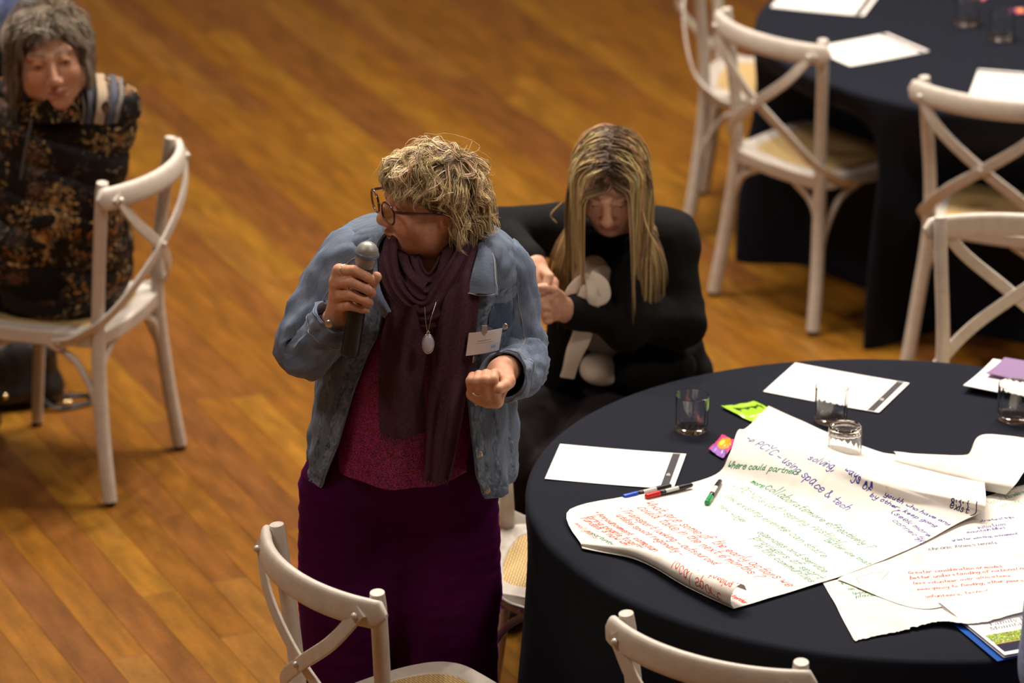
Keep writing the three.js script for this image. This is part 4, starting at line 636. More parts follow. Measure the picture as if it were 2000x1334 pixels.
{
  const W = person('woman standing and speaking into a microphone, in denim jacket, plum scarf and purple velvet trousers');
  const M = headMatrix([-0.175, 1.442, 0.79], -0.06, -1.14, -0.06, 1.0), skin = [0.62, 0.33, 0.215], F = skinTint(M, skin, { brow: [0.2, 0.12, 0.07], lip: [0.48, 0.2, 0.15] });
  const head = headPrims(M, { jaw: 1.06 });
  const wrR = [-0.356, 1.252, 0.945], elR = [-0.421, 1.135, 0.865], wrL = [-0.012, 1.148, 0.985], elL = [0.011, 1.119, 0.85];
  const mcR = [[-0.355, 1.361, 0.985, 0.0125], [-0.361, 1.335, 0.985, 0.0125], [-0.36, 1.307, 0.983, 0.012], [-0.354, 1.281, 0.98, 0.011]];
  const handR = handPrims(wrR, vlerp(elR, wrR, 0.6), mcR.map((p) => [p, p[3]]), [
    [mcR[0], [-0.325, 1.376, 1.022, 0.0108], [-0.297, 1.362, 1.022, 0.0098], [-0.287, 1.344, 1, 0.009]], [mcR[1], [-0.33, 1.352, 1.027, 0.0108], [-0.297, 1.336, 1.025, 0.01], [-0.288, 1.319, 1, 0.009]],
    [mcR[2], [-0.331, 1.324, 1.026, 0.0105], [-0.301, 1.311, 1.024, 0.0097], [-0.293, 1.297, 1, 0.0088]], [mcR[3], [-0.332, 1.298, 1.02, 0.0095], [-0.309, 1.291, 1.018, 0.0088], [-0.3, 1.28, 0.998, 0.008]],
    [[-0.347, 1.27, 0.955, 0.015], [-0.311, 1.294, 0.963, 0.0125], [-0.291, 1.328, 0.982, 0.0118], [-0.279, 1.354, 1, 0.0112]]], 0.025);
  const mcL = [[-0.031, 1.102, 1.045, 0.0135], [-0.049, 1.106, 1.05, 0.0132], [-0.065, 1.112, 1.05, 0.0128], [-0.079, 1.118, 1.047, 0.0115]];
  const handL = [...handPrims(wrL, vlerp(elL, wrL, 0.5), mcL.map((p) => [p, p[3]]), [
    [mcL[0], [-0.038, 1.164, 1.083, 0.0112], [-0.035, 1.168, 1.06, 0.0105], [-0.033, 1.155, 1.035, 0.009]], [mcL[1], [-0.055, 1.164, 1.086, 0.0112], [-0.052, 1.168, 1.062, 0.0105], [-0.048, 1.155, 1.036, 0.009]],
    [mcL[2], [-0.071, 1.161, 1.083, 0.0108], [-0.067, 1.165, 1.06, 0.01], [-0.062, 1.152, 1.035, 0.009]], [mcL[3], [-0.084, 1.158, 1.075, 0.0098], [-0.08, 1.16, 1.055, 0.0092], [-0.074, 1.149, 1.034, 0.008]],
    [[-0.012, 1.151, 1.01, 0.0165], [-0.006, 1.148, 1.05, 0.0135], [-0.013, 1.148, 1.075, 0.0118], [-0.026, 1.148, 1.092, 0.0108]]], 0.026), cap([-0.029, 1.153, 1], [-0.015, 1.146, 1.045], 0.02, 0.016, 0.014)];
  const body = [cap([-0.248, 0.833, 0.79], [-0.182, 0.834, 0.79], 0.075, 0.075, 0.05), cap([-0.215, 0.865, 0.78], [-0.185, 1.236, 0.77], 0.095, 0.09, 0.05), cap([-0.286, 1.313, 0.79], [-0.058, 1.299, 0.765], 0.036, 0.036, 0.04), cap([-0.183, 1.295, 0.775], xf(M, [0, -0.1, -0.03]), 0.06, 0.05, 0.03),
    cap([-0.308, 1.308, 0.79], elR, 0.036, 0.036), cap(elR, wrR, 0.038, 0.026), cap([-0.043, 1.293, 0.765], elL, 0.036, 0.036), cap(elL, wrL, 0.038, 0.026),
    ...[-0.34, -0.13].flatMap((x, i) => [cap([x, 0.84, 0.79], [x, 0.46, 0.79], 0.068, 0.05, 0.03), cap([x, 0.46, 0.79], [x, 0.09, 0.78], 0.048, 0.036), cap([x, 0.05, 0.77], [x + (i ? 0.03 : -0.03), 0.028, 0.93], 0.04, 0.027)])];
  part('body', bodyGeo(body, head, M, [handR, handL], F), skinMat(), W);
  eyes(W, M, [0.1, 0.12, 0.1]);
  // trousers: two wide velvet legs and the hips
  const leg = (x, x2) => [cap([x, 0.8, 0.8], [x, 0.55, 0.8], 0.108, 0.108, 0.035), cap([x, 0.55, 0.8], [x2, 0.05, 0.79], 0.108, 0.122, 0.035)];
  const velvet = new THREE.MeshPhysicalMaterial({ color: lin(0.055, 0.002, 0.046), roughness: 0.8, specularIntensity: 0.15, sheen: 1, sheenColor: lin(0.62, 0.03, 0.52), sheenRoughness: 0.3, side: THREE.DoubleSide });
  part('trousers', boxUV(solid([ell([-0.22, 0.9, 0.795], [0.192, 0.16, 0.13], 0.06), cap([-0.236, 0.86, 0.785], [-0.236, 0.52, 0.785], 0.1, 0.07, 0.05), ...leg(-0.345, -0.355), ...leg(-0.128, -0.13)], 0.008, { post: (x, y, z, d) => d + 0.009 * fbm(x * 6, y * 2.2, z * 5, 2) + 0.006 * Math.sin(x * 42 + 5 * noise(x * 3, y * 2, 0)) * smooth(0.9, 0.45, y) + 0.0022 * noise(x * 6, y * 55, z * 4) }), 8), velvet, W, 'wide purple velvet trousers');
  for (const [x, s] of [[-0.335, -1], [-0.1, 1]]) part('shoe', boxUV(solid([cap([x, 0.045, 0.77], [x + s * 0.03, 0.035, 0.97], 0.043, 0.034, 0.02), ell([x + s * 0.02, 0.012, 0.87], [0.045, 0.02, 0.14], 0.01)], 0.007, { lo: [x - 0.12, 0.002, 0.68], hi: [x + 0.12, 0.12, 1.06] })), std(lin(0.015, 0.012, 0.012), 0.4), W);
  // sparkling blouse
  const spark = dataTex(512, 512, (x, y) => { const a = fbm(x / 22, y / 22, 3, 3), b = noise(x / 5, y / 5, 6), c = noise(x / 3.1, y / 3.1, 9), g = noise(x / 160, y / 60, 12); let k = [108 + 70 * a, 12 + 10 * a, 72 + 36 * a]; if (b > 0.25) k = [168, 30, 124]; if (c > 0.55) k = g > 0.05 ? [206, 116, 70] : [222, 120, 196]; if (b < -0.45) k = [34, 4, 24]; return k; });
  spark.repeat.set(1 / 0.24, 1 / 0.24);
  const blouseRows = []; for (let i = 0; i <= 30; i++) { const v = i / 30, row = [], c = vlerp([-0.179, 1.272, 0.79], [-0.218, 0.895, 0.8], v); for (let j = 0; j <= 60; j++) { const a = (j / 60) * 2 * Math.PI, cz = Math.cos(a), w = lerp(0.12, 0.168, smooth(0, 0.7, v)), b = lerp(0.11, 0.15, smooth(0, 0.5, v)) + 0.004 * noise(a * 2, v * 4, 1); row.push([c[0] + w * Math.sin(a) - 0.012 * cz, c[1] - 0.034 * Math.max(0, cz) * smooth(0.8, 1, v) + 0.003 * Math.sin(a * 9) * smooth(0.85, 1, v), c[2] + b * cz]); } blouseRows.push(row); }
  part('blouse', gridGeo(blouseRows, { uv: (i, j) => [(j / 60) * 1.1, (i / 30) * 0.4] }), std(lin(0.9, 0.9, 0.9), 0.38, { map: spark, metalness: 0.1, specularIntensity: 0.8 }), W, 'glittering magenta blouse');
  // scarf: a loop round the neck and two hanging ends
  const scarfTex = dataTex(256, 256, (x, y) => { const k = 12 * noise(x * 0.5, y * 0.06, 1) + 12 * noise(x * 0.06, y * 0.5, 2) + 10 * noise(x * 0.8, y * 0.8, 3); return [92 + k, 63 + k * 0.8, 75 + k * 0.9]; });
  const scarfMat = std(lin(0.62, 0.62, 0.62), 0.95, { map: scarfTex, specularIntensity: 0.15, sheen: 0.35, sheenColor: lin(0.22, 0.12, 0.16), sheenRoughness: 0.5 }); scarfTex.repeat.set(6, 6);
  const pleat = (w, th, folds, seed, ragged = 0) => (t) => { const n = 44, top = [], bot = []; for (let k = 0; k <= n; k++) { const u = k / n, x = (u - 0.5) * w(t), z = th * Math.sqrt(Math.max(0, 1 - (2 * u - 1) ** 2)) + 0.0055 * Math.sin(folds * u * 6.28 + seed + 1.6 * Math.sin(t * 3.1 + seed)) * (0.4 + 0.6 * Math.abs(noise(u * 2, t * 2, seed))) ; top.push([x, z]); bot.push([x, z - 0.007]); } return [...top, ...bot.reverse()]; };
  const loop = (pts, w, th, folds, seed, c) => sweep(pts, 96, pleat(w, th, folds, seed), { closed: true, up: (t) => { const p = cr(pts, t % 1, true), o = vsub(p, c); return vnorm([o[0], o[1] * 0.5 + 0.03, o[2]]); }, uvScale: 1 });
  const nc = [-0.176, 1.324, 0.79];
  const scarfParts = [
    loop([[-0.178, 1.353, 0.7], [-0.244, 1.357, 0.765], [-0.269, 1.344, 0.85], [-0.253, 1.297, 0.905], [-0.213, 1.254, 0.928], [-0.172, 1.244, 0.932], [-0.137, 1.265, 0.922], [-0.106, 1.318, 0.895], [-0.087, 1.36, 0.83], [-0.105, 1.365, 0.745]], (t) => 0.075 + 0.02 * Math.sin(t * 6.28 * 2), 0.012, 4, 1, nc),
    loop([[-0.178, 1.356, 0.715], [-0.223, 1.359, 0.77], [-0.242, 1.341, 0.84], [-0.224, 1.301, 0.89], [-0.192, 1.272, 0.91], [-0.162, 1.278, 0.91], [-0.131, 1.31, 0.89], [-0.112, 1.348, 0.83], [-0.125, 1.36, 0.75]], (t) => 0.06 + 0.014 * Math.sin(t * 6.28 * 3), 0.011, 3.5, 3, nc),
    loop([[-0.176, 1.353, 0.72], [-0.211, 1.352, 0.775], [-0.215, 1.335, 0.84], [-0.198, 1.302, 0.87], [-0.166, 1.294, 0.88], [-0.138, 1.327, 0.86], [-0.136, 1.352, 0.78]], () => 0.05, 0.009, 3, 6, nc)];
  const tail = (pts, w, folds, seed) => { const rows = [], C = 30, n = 60; for (let i = 0; i <= n; i++) { const t = i / n, p = cr(pts, t), ww = w(t), row = []; for (let j = 0; j <= C; j++) { const u = j / C; row.push([p[0] + (u - 0.5) * ww, p[1] - (t > 0.985 ? 0.004 * noise(j * 2.3, seed, 1) : 0) + 0.004 * (u - 0.5), p[2] + 0.006 * Math.sin(folds * u * 6.28 + seed + t * 2) + 0.004 * noise(u * 3, t * 4, seed) - 0.03 * (2 * u - 1) ** 2 * ww / 0.1]); } rows.push(row); } return slabGeo(rows, 0.005, { uv: (i, j) => [(j / C) * 0.1, (i / n) * 0.5], flip: true }); };
  scarfParts.push(tail([[-0.212, 1.272, 0.945], [-0.223, 1.207, 0.965], [-0.228, 1.109, 0.975], [-0.227, 0.987, 0.972]], (t) => 0.085 + 0.012 * smooth(0.1, 0.5, t), 1.6, 2));
  scarfParts.push(tail([[-0.098, 1.379, 0.79], [-0.098, 1.362, 0.86], [-0.109, 1.299, 0.935], [-0.12, 1.188, 0.97], [-0.134, 1.066, 0.98], [-0.144, 0.962, 0.98], [-0.153, 0.888, 0.975]], (t) => 0.06 + 0.026 * smooth(0.05, 0.4, t) - 0.028 * smooth(0.5, 1, t), 2.2, 5));
  const scarf = part('scarf', merge(scarfParts), scarfMat, W, 'plum coloured woven scarf with two hanging ends');
  { const fr = [], r = rng(31); for (let k = 0; k < 46; k++) { const right = k > 24, u = right ? (k - 25) / 20 : k / 24, a = right ? vlerp([-0.176, 0.891, 0.972], [-0.129, 0.892, 0.972], u) : vlerp([-0.271, 0.987, 0.955], [-0.183, 0.988, 0.958], u); fr.push(tube([a, vadd(a, [(r() - 0.5) * 0.006, -0.006, 0.001]), vadd(a, [(r() - 0.5) * 0.01, -0.01 - r() * 0.005, 0])], 3, 0.0006, 4)); } const f = part('fringe', merge(fr), scarfMat, scarf, 'frayed scarf ends'); f.userData.kind = 'stuff'; }
  // necklace
  const silver = std(lin(0.75, 0.72, 0.68), 0.25, { metalness: 0.9 });
  const pend = part('pendant', sphere([0, 0, 0], 1, 24).scale(0.0112, 0.0185, 0.007).rotateX(-0.2).translate(...[-0.173, 1.2, 0.978]), new THREE.MeshPhysicalMaterial({ color: lin(0.5, 0.52, 0.66), roughness: 0.12, clearcoat: 1, clearcoatRoughness: 0.05, iridescence: 0.6, iridescenceIOR: 1.6 }), W, 'oval pale moonstone pendant');
  part('bezel', new THREE.TorusGeometry(1, 0.12, 8, 36).scale(0.0118, 0.0192, 0.012).rotateX(-0.2).translate(...[-0.173, 1.199, 0.976]), silver, pend); part('bail', new THREE.TorusGeometry(0.0035, 0.0012, 6, 16).rotateY(0.6).translate(...[-0.173, 1.224, 0.978]), silver, pend);
  part('necklace_chain', merge([tube([[-0.173, 1.224, 0.978], [-0.167, 1.253, 0.965], [-0.157, 1.28, 0.945]], 8, 0.0007, 5), tube([[-0.174, 1.224, 0.978], [-0.178, 1.245, 0.972], [-0.181, 1.272, 0.955]], 8, 0.0007, 5)]), silver, W);
  // jacket body: an open shell from the right front edge round the back to the left front edge
  const J = [ // py, left, right silhouette, z, depth, front edge left, right
    [438, 780, 890, 0.74, 0.045, 800, 876], [445, 726, 925, 0.752, 0.064, 770, 905], [455, 684, 958, 0.765, 0.082, 749, 930], [474, 664, 992, 0.775, 0.098, 741, 937], [505, 660, 1006, 0.78, 0.11, 744, 931], [545, 652, 1008, 0.785, 0.124, 755, 921], [600, 644, 1004, 0.79, 0.138, 746, 911], [660, 638, 1000, 0.79, 0.145, 718, 905], [720, 628, 999, 0.79, 0.15, 699, 908], [800, 614, 1002, 0.79, 0.156, 676, 918], [870, 604, 1003, 0.792, 0.16, 650, 933], [906, 604, 1001, 0.795, 0.162, 634, 947]].map(([py, l, r, z, b, fl, fr2]) => ({ py, l, r, z, b, fl, fr2 }));
  const rowsJ = [], NJ = 90, yawJ = -0.16, px2x = (px, py) => 0, seamUV = [];
  const X = (px) => (px - 1000) / 930;   // pixel columns to metres at her depth, only a working unit for the outline above
  const Jn = 70; for (let i = 0; i <= Jn; i++) {
    const k = cr(J.map((q) => [q.py, q.l, q.r, q.z, q.b, q.fl, q.fr2]), i / Jn), y = 1.437 - (k[0] - 400) / 862, cx = (X(k[1]) + X(k[2])) / 2, a = (X(k[2]) - X(k[1])) / 2, b = k[4], cz = k[3];
    const ang = (xe) => Math.asin(clamp((X(xe) - cx) / a, -0.96, 0.96)), fL = ang(k[5]), fR = ang(k[6]), row = [];
    for (let j = 0; j <= NJ; j++) {
      const f = fR + (2 * Math.PI - (fR - fL)) * (j / NJ), s = Math.sin(f), c = Math.cos(f), edge = Math.min(j, NJ - j) / NJ, tip = smooth(0.3, 0.0, edge) * smooth(0.6, 1, i / Jn), v = i / Jn;
      const e = 1 / Math.pow(Math.pow(Math.abs(s), 2.4) + Math.pow(Math.abs(c), 2.4), 1 / 2.4), wr = 0.006 * noise(f * 2.2, v * 5, 2) + 0.0045 * noise(f * 5 + v * 6, v * 11, 7) + 0.0022 * noise(f * 12, v * 24, 3) + (c > 0 ? 0.004 * Math.sin(f * 14) * smooth(0.45, 0.7, v) * smooth(0.0, 0.5, Math.abs(s)) : 0);
      const r = [a * s * e + wr * s, (b + wr) * c * e + (c > 0 ? 0.018 * smooth(0.5, 1, v) * smooth(0.25, 0, edge) : 0)];
      const shear = yawJ * (cx + r[0] + 0.19) * -1;
      row.push([cx + r[0], y - 0.014 * tip + (i > Jn - 3 ? 0 : 0), cz + r[1] + shear * 0.9 * 0.4]);
    }
    rowsJ.push(row);
  }
  const jacket = part('denim_jacket', slabGeo(rowsJ, 0.006, { uv: (i, j) => [j / NJ, 1 - i / Jn] }), denimBody, W, 'faded blue denim jacket worn open');
  const jAt = (u, v, out = 0.0015) => { const i = clamp(v) * Jn, j = clamp(u) * NJ, i0 = Math.min(Math.floor(i), Jn - 1), j0 = Math.min(Math.floor(j), NJ - 1), p = vlerp(vlerp(rowsJ[i0][j0], rowsJ[i0][j0 + 1], j - j0), vlerp(rowsJ[i0 + 1][j0], rowsJ[i0 + 1][j0 + 1], j - j0), i - i0), n = vnorm(vcross(vsub(rowsJ[i0][j0 + 1], rowsJ[i0][j0]), vsub(rowsJ[i0 + 1][j0], rowsJ[i0][j0]))), s = vdot(n, [p[0] + 0.19, 0, p[2] - 0.79]) > 0 ? 1 : -1; return vadd(p, vmul(n, out * s)); };
  const seam = (pts, name = 'seam', r = 0.0011, mat = thread, n = 30) => part(name, tube(Array.from({ length: n + 1 }, (_, k) => { const q = cr(pts, k / n); return jAt(q[0], q[1], 0.0012); }), n * 2, r, 6), mat, jacket);
  // front edges, hem band, yoke and panel seams (u from her left front edge round the back, v from neck to hem)
  seam([[0.001, 0.1], [0.001, 0.5], [0.001, 1]], 'front_edge', 0.0032, denim); seam([[0.999, 0.1], [0.999, 0.5], [0.999, 1]], 'front_edge', 0.0032, denim);
  seam([[0.001, 0.995], [0.25, 0.995], [0.5, 0.995], [0.75, 0.995], [0.999, 0.995]], 'hem', 0.0035, denim, 60); seam([[0.001, 0.94], [0.15, 0.93], [0.3, 0.93]]); seam([[0.999, 0.94], [0.85, 0.93], [0.7, 0.93]]);
  for (const o of [0.022, 0.026]) { seam([[o, 0.3], [o, 0.6], [o, 0.93]]); seam([[1 - o, 0.3], [1 - o, 0.6], [1 - o, 0.93]]); }
  seam([[0.09, 0.55], [0.06, 0.72], [0.045, 0.93]]); seam([[0.15, 0.55], [0.135, 0.72], [0.125, 0.93]]); seam([[0.91, 0.55], [0.94, 0.72], [0.955, 0.93]]); seam([[0.85, 0.55], [0.865, 0.72], [0.875, 0.93]]);
  seam([[0.005, 0.46], [0.08, 0.44], [0.17, 0.43]]); seam([[0.995, 0.46], [0.92, 0.44], [0.83, 0.43]]);
  // chest pocket flaps
  for (const side of [0, 1]) {
    const U = (u) => (side ? 1 - u : u), rows = []; for (let i = 0; i <= 8; i++) { const row = []; for (let j = 0; j <= 14; j++) { const u = 0.035 + 0.105 * (j / 14), v = 0.475 + (0.05 + 0.035 * (1 - Math.abs(j / 7 - 1))) * (i / 8); row.push(jAt(U(u), v, 0.004 + 0.003 * (i / 8))); } rows.push(row); }
    const fl = part('pocket_flap', slabGeo(rows, 0.0025, { uv: (i, j) => [j / 14 * 0.1, i / 8 * 0.06] }), denimDark, jacket, 'darker pocket flap'); part('flap_button', lathe([[0, 0.003], [0.005, 0.0028], [0.0075, 0.0012], [0.0078, 0]], 16).rotateX(Math.PI / 2 - 0.2).translate(...jAt(U(0.088), 0.545, 0.008)), brass, fl);
    seam([[U(0.036), 0.47], [U(0.09), 0.47], [U(0.14), 0.47]], 'flap_seam', 0.0018, denim); seam([[U(0.036), 0.48], [U(0.038), 0.55]], 'flap_seam', 0.0014); seam([[U(0.14), 0.48], [U(0.139), 0.55]], 'flap_seam', 0.0014);
  }
  const jbutton = (u, v) => part('button', merge([lathe([[0, 0.0042], [0.004, 0.004], [0.005, 0.0034], [0.006, 0.0036], [0.0078, 0.0028], [0.0085, 0.0008], [0.0085, 0]], 20).rotateX(Math.PI / 2 - 0.15).translate(...jAt(u, v, 0.003))]), brass, jacket, 'round metal button');
  for (const v of [0.62, 0.735, 0.845, 0.955]) jbutton(0.013, v);
  for (const v of [0.735, 0.845]) part('buttonhole', new THREE.TorusGeometry(0.008, 0.0014, 6, 18).scale(1.5, 0.5, 1).translate(...jAt(0.986, v, 0.002)), denimDark, jacket);
  // collar
  const collar = (pts, w, seed) => { const rows = []; for (let i = 0; i <= 14; i++) { const row = []; for (let j = 0; j <= 8; j++) { const a = cr(pts[0], i / 14), b = cr(pts[1], i / 14), q = j / 8, p = vlerp(a, b, q); p[2] += 0.012 * Math.sin(q * Math.PI); p[1] += 0.008 * Math.sin(q * Math.PI) + 0.001 * noise(i, j, seed); row.push(p); } rows.push(row); } return slabGeo(rows, 0.0035, { uv: (i, j) => [i / 14 * 0.2, j / 8 * 0.08], flip: seed === 1 }); };
  const cl = part('collar', collar([[[-0.132, 1.359, 0.72], [-0.091, 1.369, 0.76], [-0.073, 1.366, 0.84], [-0.084, 1.334, 0.905], [-0.094, 1.292, 0.93]], [[-0.122, 1.345, 0.69], [-0.062, 1.364, 0.755], [-0.039, 1.353, 0.85], [-0.032, 1.315, 0.9], [-0.03, 1.286, 0.918]]], 0.06, 1), denim, jacket, 'pale spread collar');
  part('collar_stitch', tube([[-0.065, 1.364, 0.765], [-0.042, 1.355, 0.86], [-0.036, 1.319, 0.91], [-0.033, 1.294, 0.926], [-0.065, 1.291, 0.932], [-0.092, 1.298, 0.938]], 30, 0.0011, 5), thread, cl);
  part('collar', collar([[[-0.224, 1.36, 0.72], [-0.265, 1.374, 0.79], [-0.281, 1.354, 0.86], [-0.274, 1.304, 0.925], [-0.25, 1.258, 0.945]], [[-0.241, 1.346, 0.69], [-0.294, 1.368, 0.775], [-0.313, 1.348, 0.86], [-0.302, 1.291, 0.92], [-0.265, 1.24, 0.94]]], 0.06, 2), denim, jacket);
  // sleeves with folds at the elbow
  const fold = (mid, amp) => (t, a, s) => amp * 1.3 * (1.7 * (0.62 - Math.pow(Math.abs(Math.sin(t * 24 + 1.5 * Math.sin(a + s) + s)), 0.55)) * -1 * Math.exp(-(((t - mid) / 0.2) ** 2)) * (0.55 + 0.45 * Math.cos(a * 2 + s)) + 0.8 * noise(Math.cos(a) * 1.3, t * 8, Math.sin(a) * 1.3 + s) + 0.3 * noise(Math.cos(a) * 4, t * 26, Math.sin(a) * 4 + s));
  const arm = (path, rad, mid, seed, o) => { const s = sleeve(path, rad, fold(mid, 0.0062), { seed, ...o }), g = part('sleeve', s.geo, denim, jacket); const cuffRing = s.ring(44, 1.02, -0.002); part('cuff_edge', tube(cuffRing, 60, 0.0026, 6), denim, g); part('cuff_seam', tube(s.ring(38, 1.008), 60, 0.0009, 5), thread, g); return [s, g]; };
  const [sR, gR] = arm([[-0.307, 1.322, 0.79], [-0.349, 1.307, 0.8], [-0.4, 1.233, 0.83], [-0.434, 1.158, 0.87], [-0.422, 1.145, 0.9], [-0.388, 1.198, 0.925], [-0.365, 1.242, 0.94]], (t) => (0.35 + 0.65 * smooth(-0.05, 0.1, t)) * lerp(0.066, 0.046, smooth(0, 1, t)) + 0.006 * Math.exp(-(((t - 0.55) / 0.12) ** 2)), 0.58, 1);
  const [sL, gL] = arm([[-0.043, 1.311, 0.77], [-0.015, 1.286, 0.78], [-0.001, 1.201, 0.8], [0.017, 1.127, 0.835], [0.015, 1.114, 0.9], [0.001, 1.123, 0.955], [-0.016, 1.141, 1]], (t) => (0.35 + 0.65 * smooth(-0.05, 0.1, t)) * lerp(0.063, 0.05, smooth(0, 1, t)) + 0.004 * Math.exp(-(((t - 0.6) / 0.12) ** 2)), 0.6, 4);
  for (const [s, g, js] of [[sR, gR, [8, 28]], [sL, gL, [12, 30]]]) for (const j of js) part('sleeve_seam', tube(Array.from({ length: 37 }, (_, i) => s.ring(i + 1, 1.008)[j]), 70, 0.0009, 5), thread, g);
  part('cuff_button', lathe([[0, 0.004], [0.005, 0.0036], [0.0082, 0.002], [0.0085, 0]], 18).rotateX(Math.PI / 2).rotateY(-0.3).translate(...[-0.377, 1.244, 0.985]), brass, gR);
  // name badge
  const badge = canvas(256, 170, (c, w, h) => { c.fillStyle = '#cdc6c4'; c.fillRect(0, 0, w, h); c.fillStyle = '#dcd6d3'; c.beginPath(); c.moveTo(120, 0); c.lineTo(w, 0); c.lineTo(w, 110); c.lineTo(150, 86); c.fill(); c.fillStyle = '#8d8786'; const r = rng(2); let x = 76; while (x < 178) { const l = 4 + r() * 5; c.fillRect(x, 66, l, 7); x += l + 2; } x = 66; while (x < 196) { const l = 3 + r() * 5; c.fillRect(x, 84, l, 5); x += l + 2; } c.fillStyle = '#9aa0bd'; c.fillRect(188, 118, 36, 22); });
  const bg = part('name_badge', (() => { const rows = []; for (let i = 0; i <= 6; i++) { const row = []; for (let j = 0; j <= 8; j++) row.push(vadd(vlerp(vlerp([-0.089, 1.219, 0.962], [-0.02, 1.22, 0.935], j / 8), vlerp([-0.095, 1.172, 0.972], [-0.027, 1.175, 0.945], j / 8), i / 6), [0, 0, 0.004 * Math.sin(j / 8 * 3.1)])); rows.push(row); } return slabGeo(rows, 0.0016, { uv: (i, j) => [j / 8, 1 - i / 6], flip: true }); })(), std(0xffffff, 0.28, { map: badge, clearcoat: 0.5 }), W, 'small grey-white name badge'); part('badge_clip', new THREE.BoxGeometry(0.011, 0.016, 0.004).translate(...[-0.057, 1.225, 0.955]), std(lin(0.3, 0.3, 0.31), 0.4), bg);
  // rings
  const dir = (a, b) => new THREE.Quaternion().setFromUnitVectors(new THREE.Vector3(0, 0, 1), new THREE.Vector3(...vnorm(vsub(b, a))));
  const ringOn = (a, b, t, r, label) => part('finger_ring', new THREE.TorusGeometry(r, 0.0016, 8, 28).applyQuaternion(dir(a, b)).translate(...vlerp(a, b, t)), silver, W, label);
  ringOn(mcR[0].slice(0, 3), [-0.325, 1.376, 1.022], 0.42, 0.0122, 'silver ring with a dark stone'); ringOn(mcL[2].slice(0, 3), [-0.071, 1.161, 1.083], 0.42, 0.0126, 'silver ring');
  // spectacles
  const specs = part('spectacles', merge([-1, 1].map((x) => { const pts = []; for (let k = 0; k < 24; k++) { const a = (k / 24) * 6.2832, c = Math.cos(a), s = Math.sin(a); pts.push(xf(M, [x * 0.0345 + 0.0265 * Math.sign(c) * Math.pow(Math.abs(c), 0.85), -0.002 + 0.0225 * Math.sign(s) * Math.pow(Math.abs(s), 0.85) + 0.002 * x * c, 0.112 - 0.006 * Math.abs(x * 0.0345 + 0.0265 * c) / 0.06 - 0.004 * s * -1])); } return sweep(pts, 60, () => superRect(0.0046, 0.0034, 3, 10), { closed: true }); }).concat([tube([xf(M, [-0.0095, 0.004, 0.1125]), xf(M, [0, 0.0075, 0.1145]), xf(M, [0.0095, 0.004, 0.1125])], 8, 0.0016, 8)])), std(lin(0.055, 0.008, 0.008), 0.25, { clearcoat: 0.6 }), W, 'dark red framed spectacles');
  for (const x of [-1, 1]) { part('temple', sweep([[x * 0.0605, 0.011, 0.107], [x * 0.07, 0.011, 0.09], [x * 0.079, 0.008, 0.03], [x * 0.08, 0.004, -0.005], [x * 0.079, -0.02, -0.025]].map((p) => xf(M, p)), 20, () => superRect(0.0028, 0.0065, 3, 10), { up: vsub(xf(M, [0, 1, 0]), xf(M, [0, 0, 0])) }), std(lin(0.055, 0.008, 0.008), 0.25, { clearcoat: 0.6 }), specs); part('lens', new THREE.CircleGeometry(0.0255, 28).scale(1, 0.86, 1).translate(x * 0.0345, -0.002, 0.1095).applyMatrix4(M), new THREE.MeshPhysicalMaterial({ color: 0xffffff, roughness: 0.02, transmission: 1, thickness: 0, ior: 1.5, side: THREE.DoubleSide }), specs); }
  // short tousled hair
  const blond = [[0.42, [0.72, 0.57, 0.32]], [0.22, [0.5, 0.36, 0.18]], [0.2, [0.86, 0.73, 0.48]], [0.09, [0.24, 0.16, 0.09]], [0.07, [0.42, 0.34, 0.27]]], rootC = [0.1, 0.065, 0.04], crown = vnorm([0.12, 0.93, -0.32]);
  const face = (d) => d[2] > 0.3 && d[1] < 0.48 && Math.abs(d[0]) < 0.88, nape = (d) => d[1] > (d[2] < -0.1 ? -0.72 : -0.4);
  const cheek = (p, q, d, k) => (p[2] > 0.0 && p[1] < 0.012 + 0.02 * k ? null : p[1] < 0.02 && p[2] > -0.02 ? [p[0] * 1.02, p[1], lerp(p[2], -0.02, 0.5)] : p);
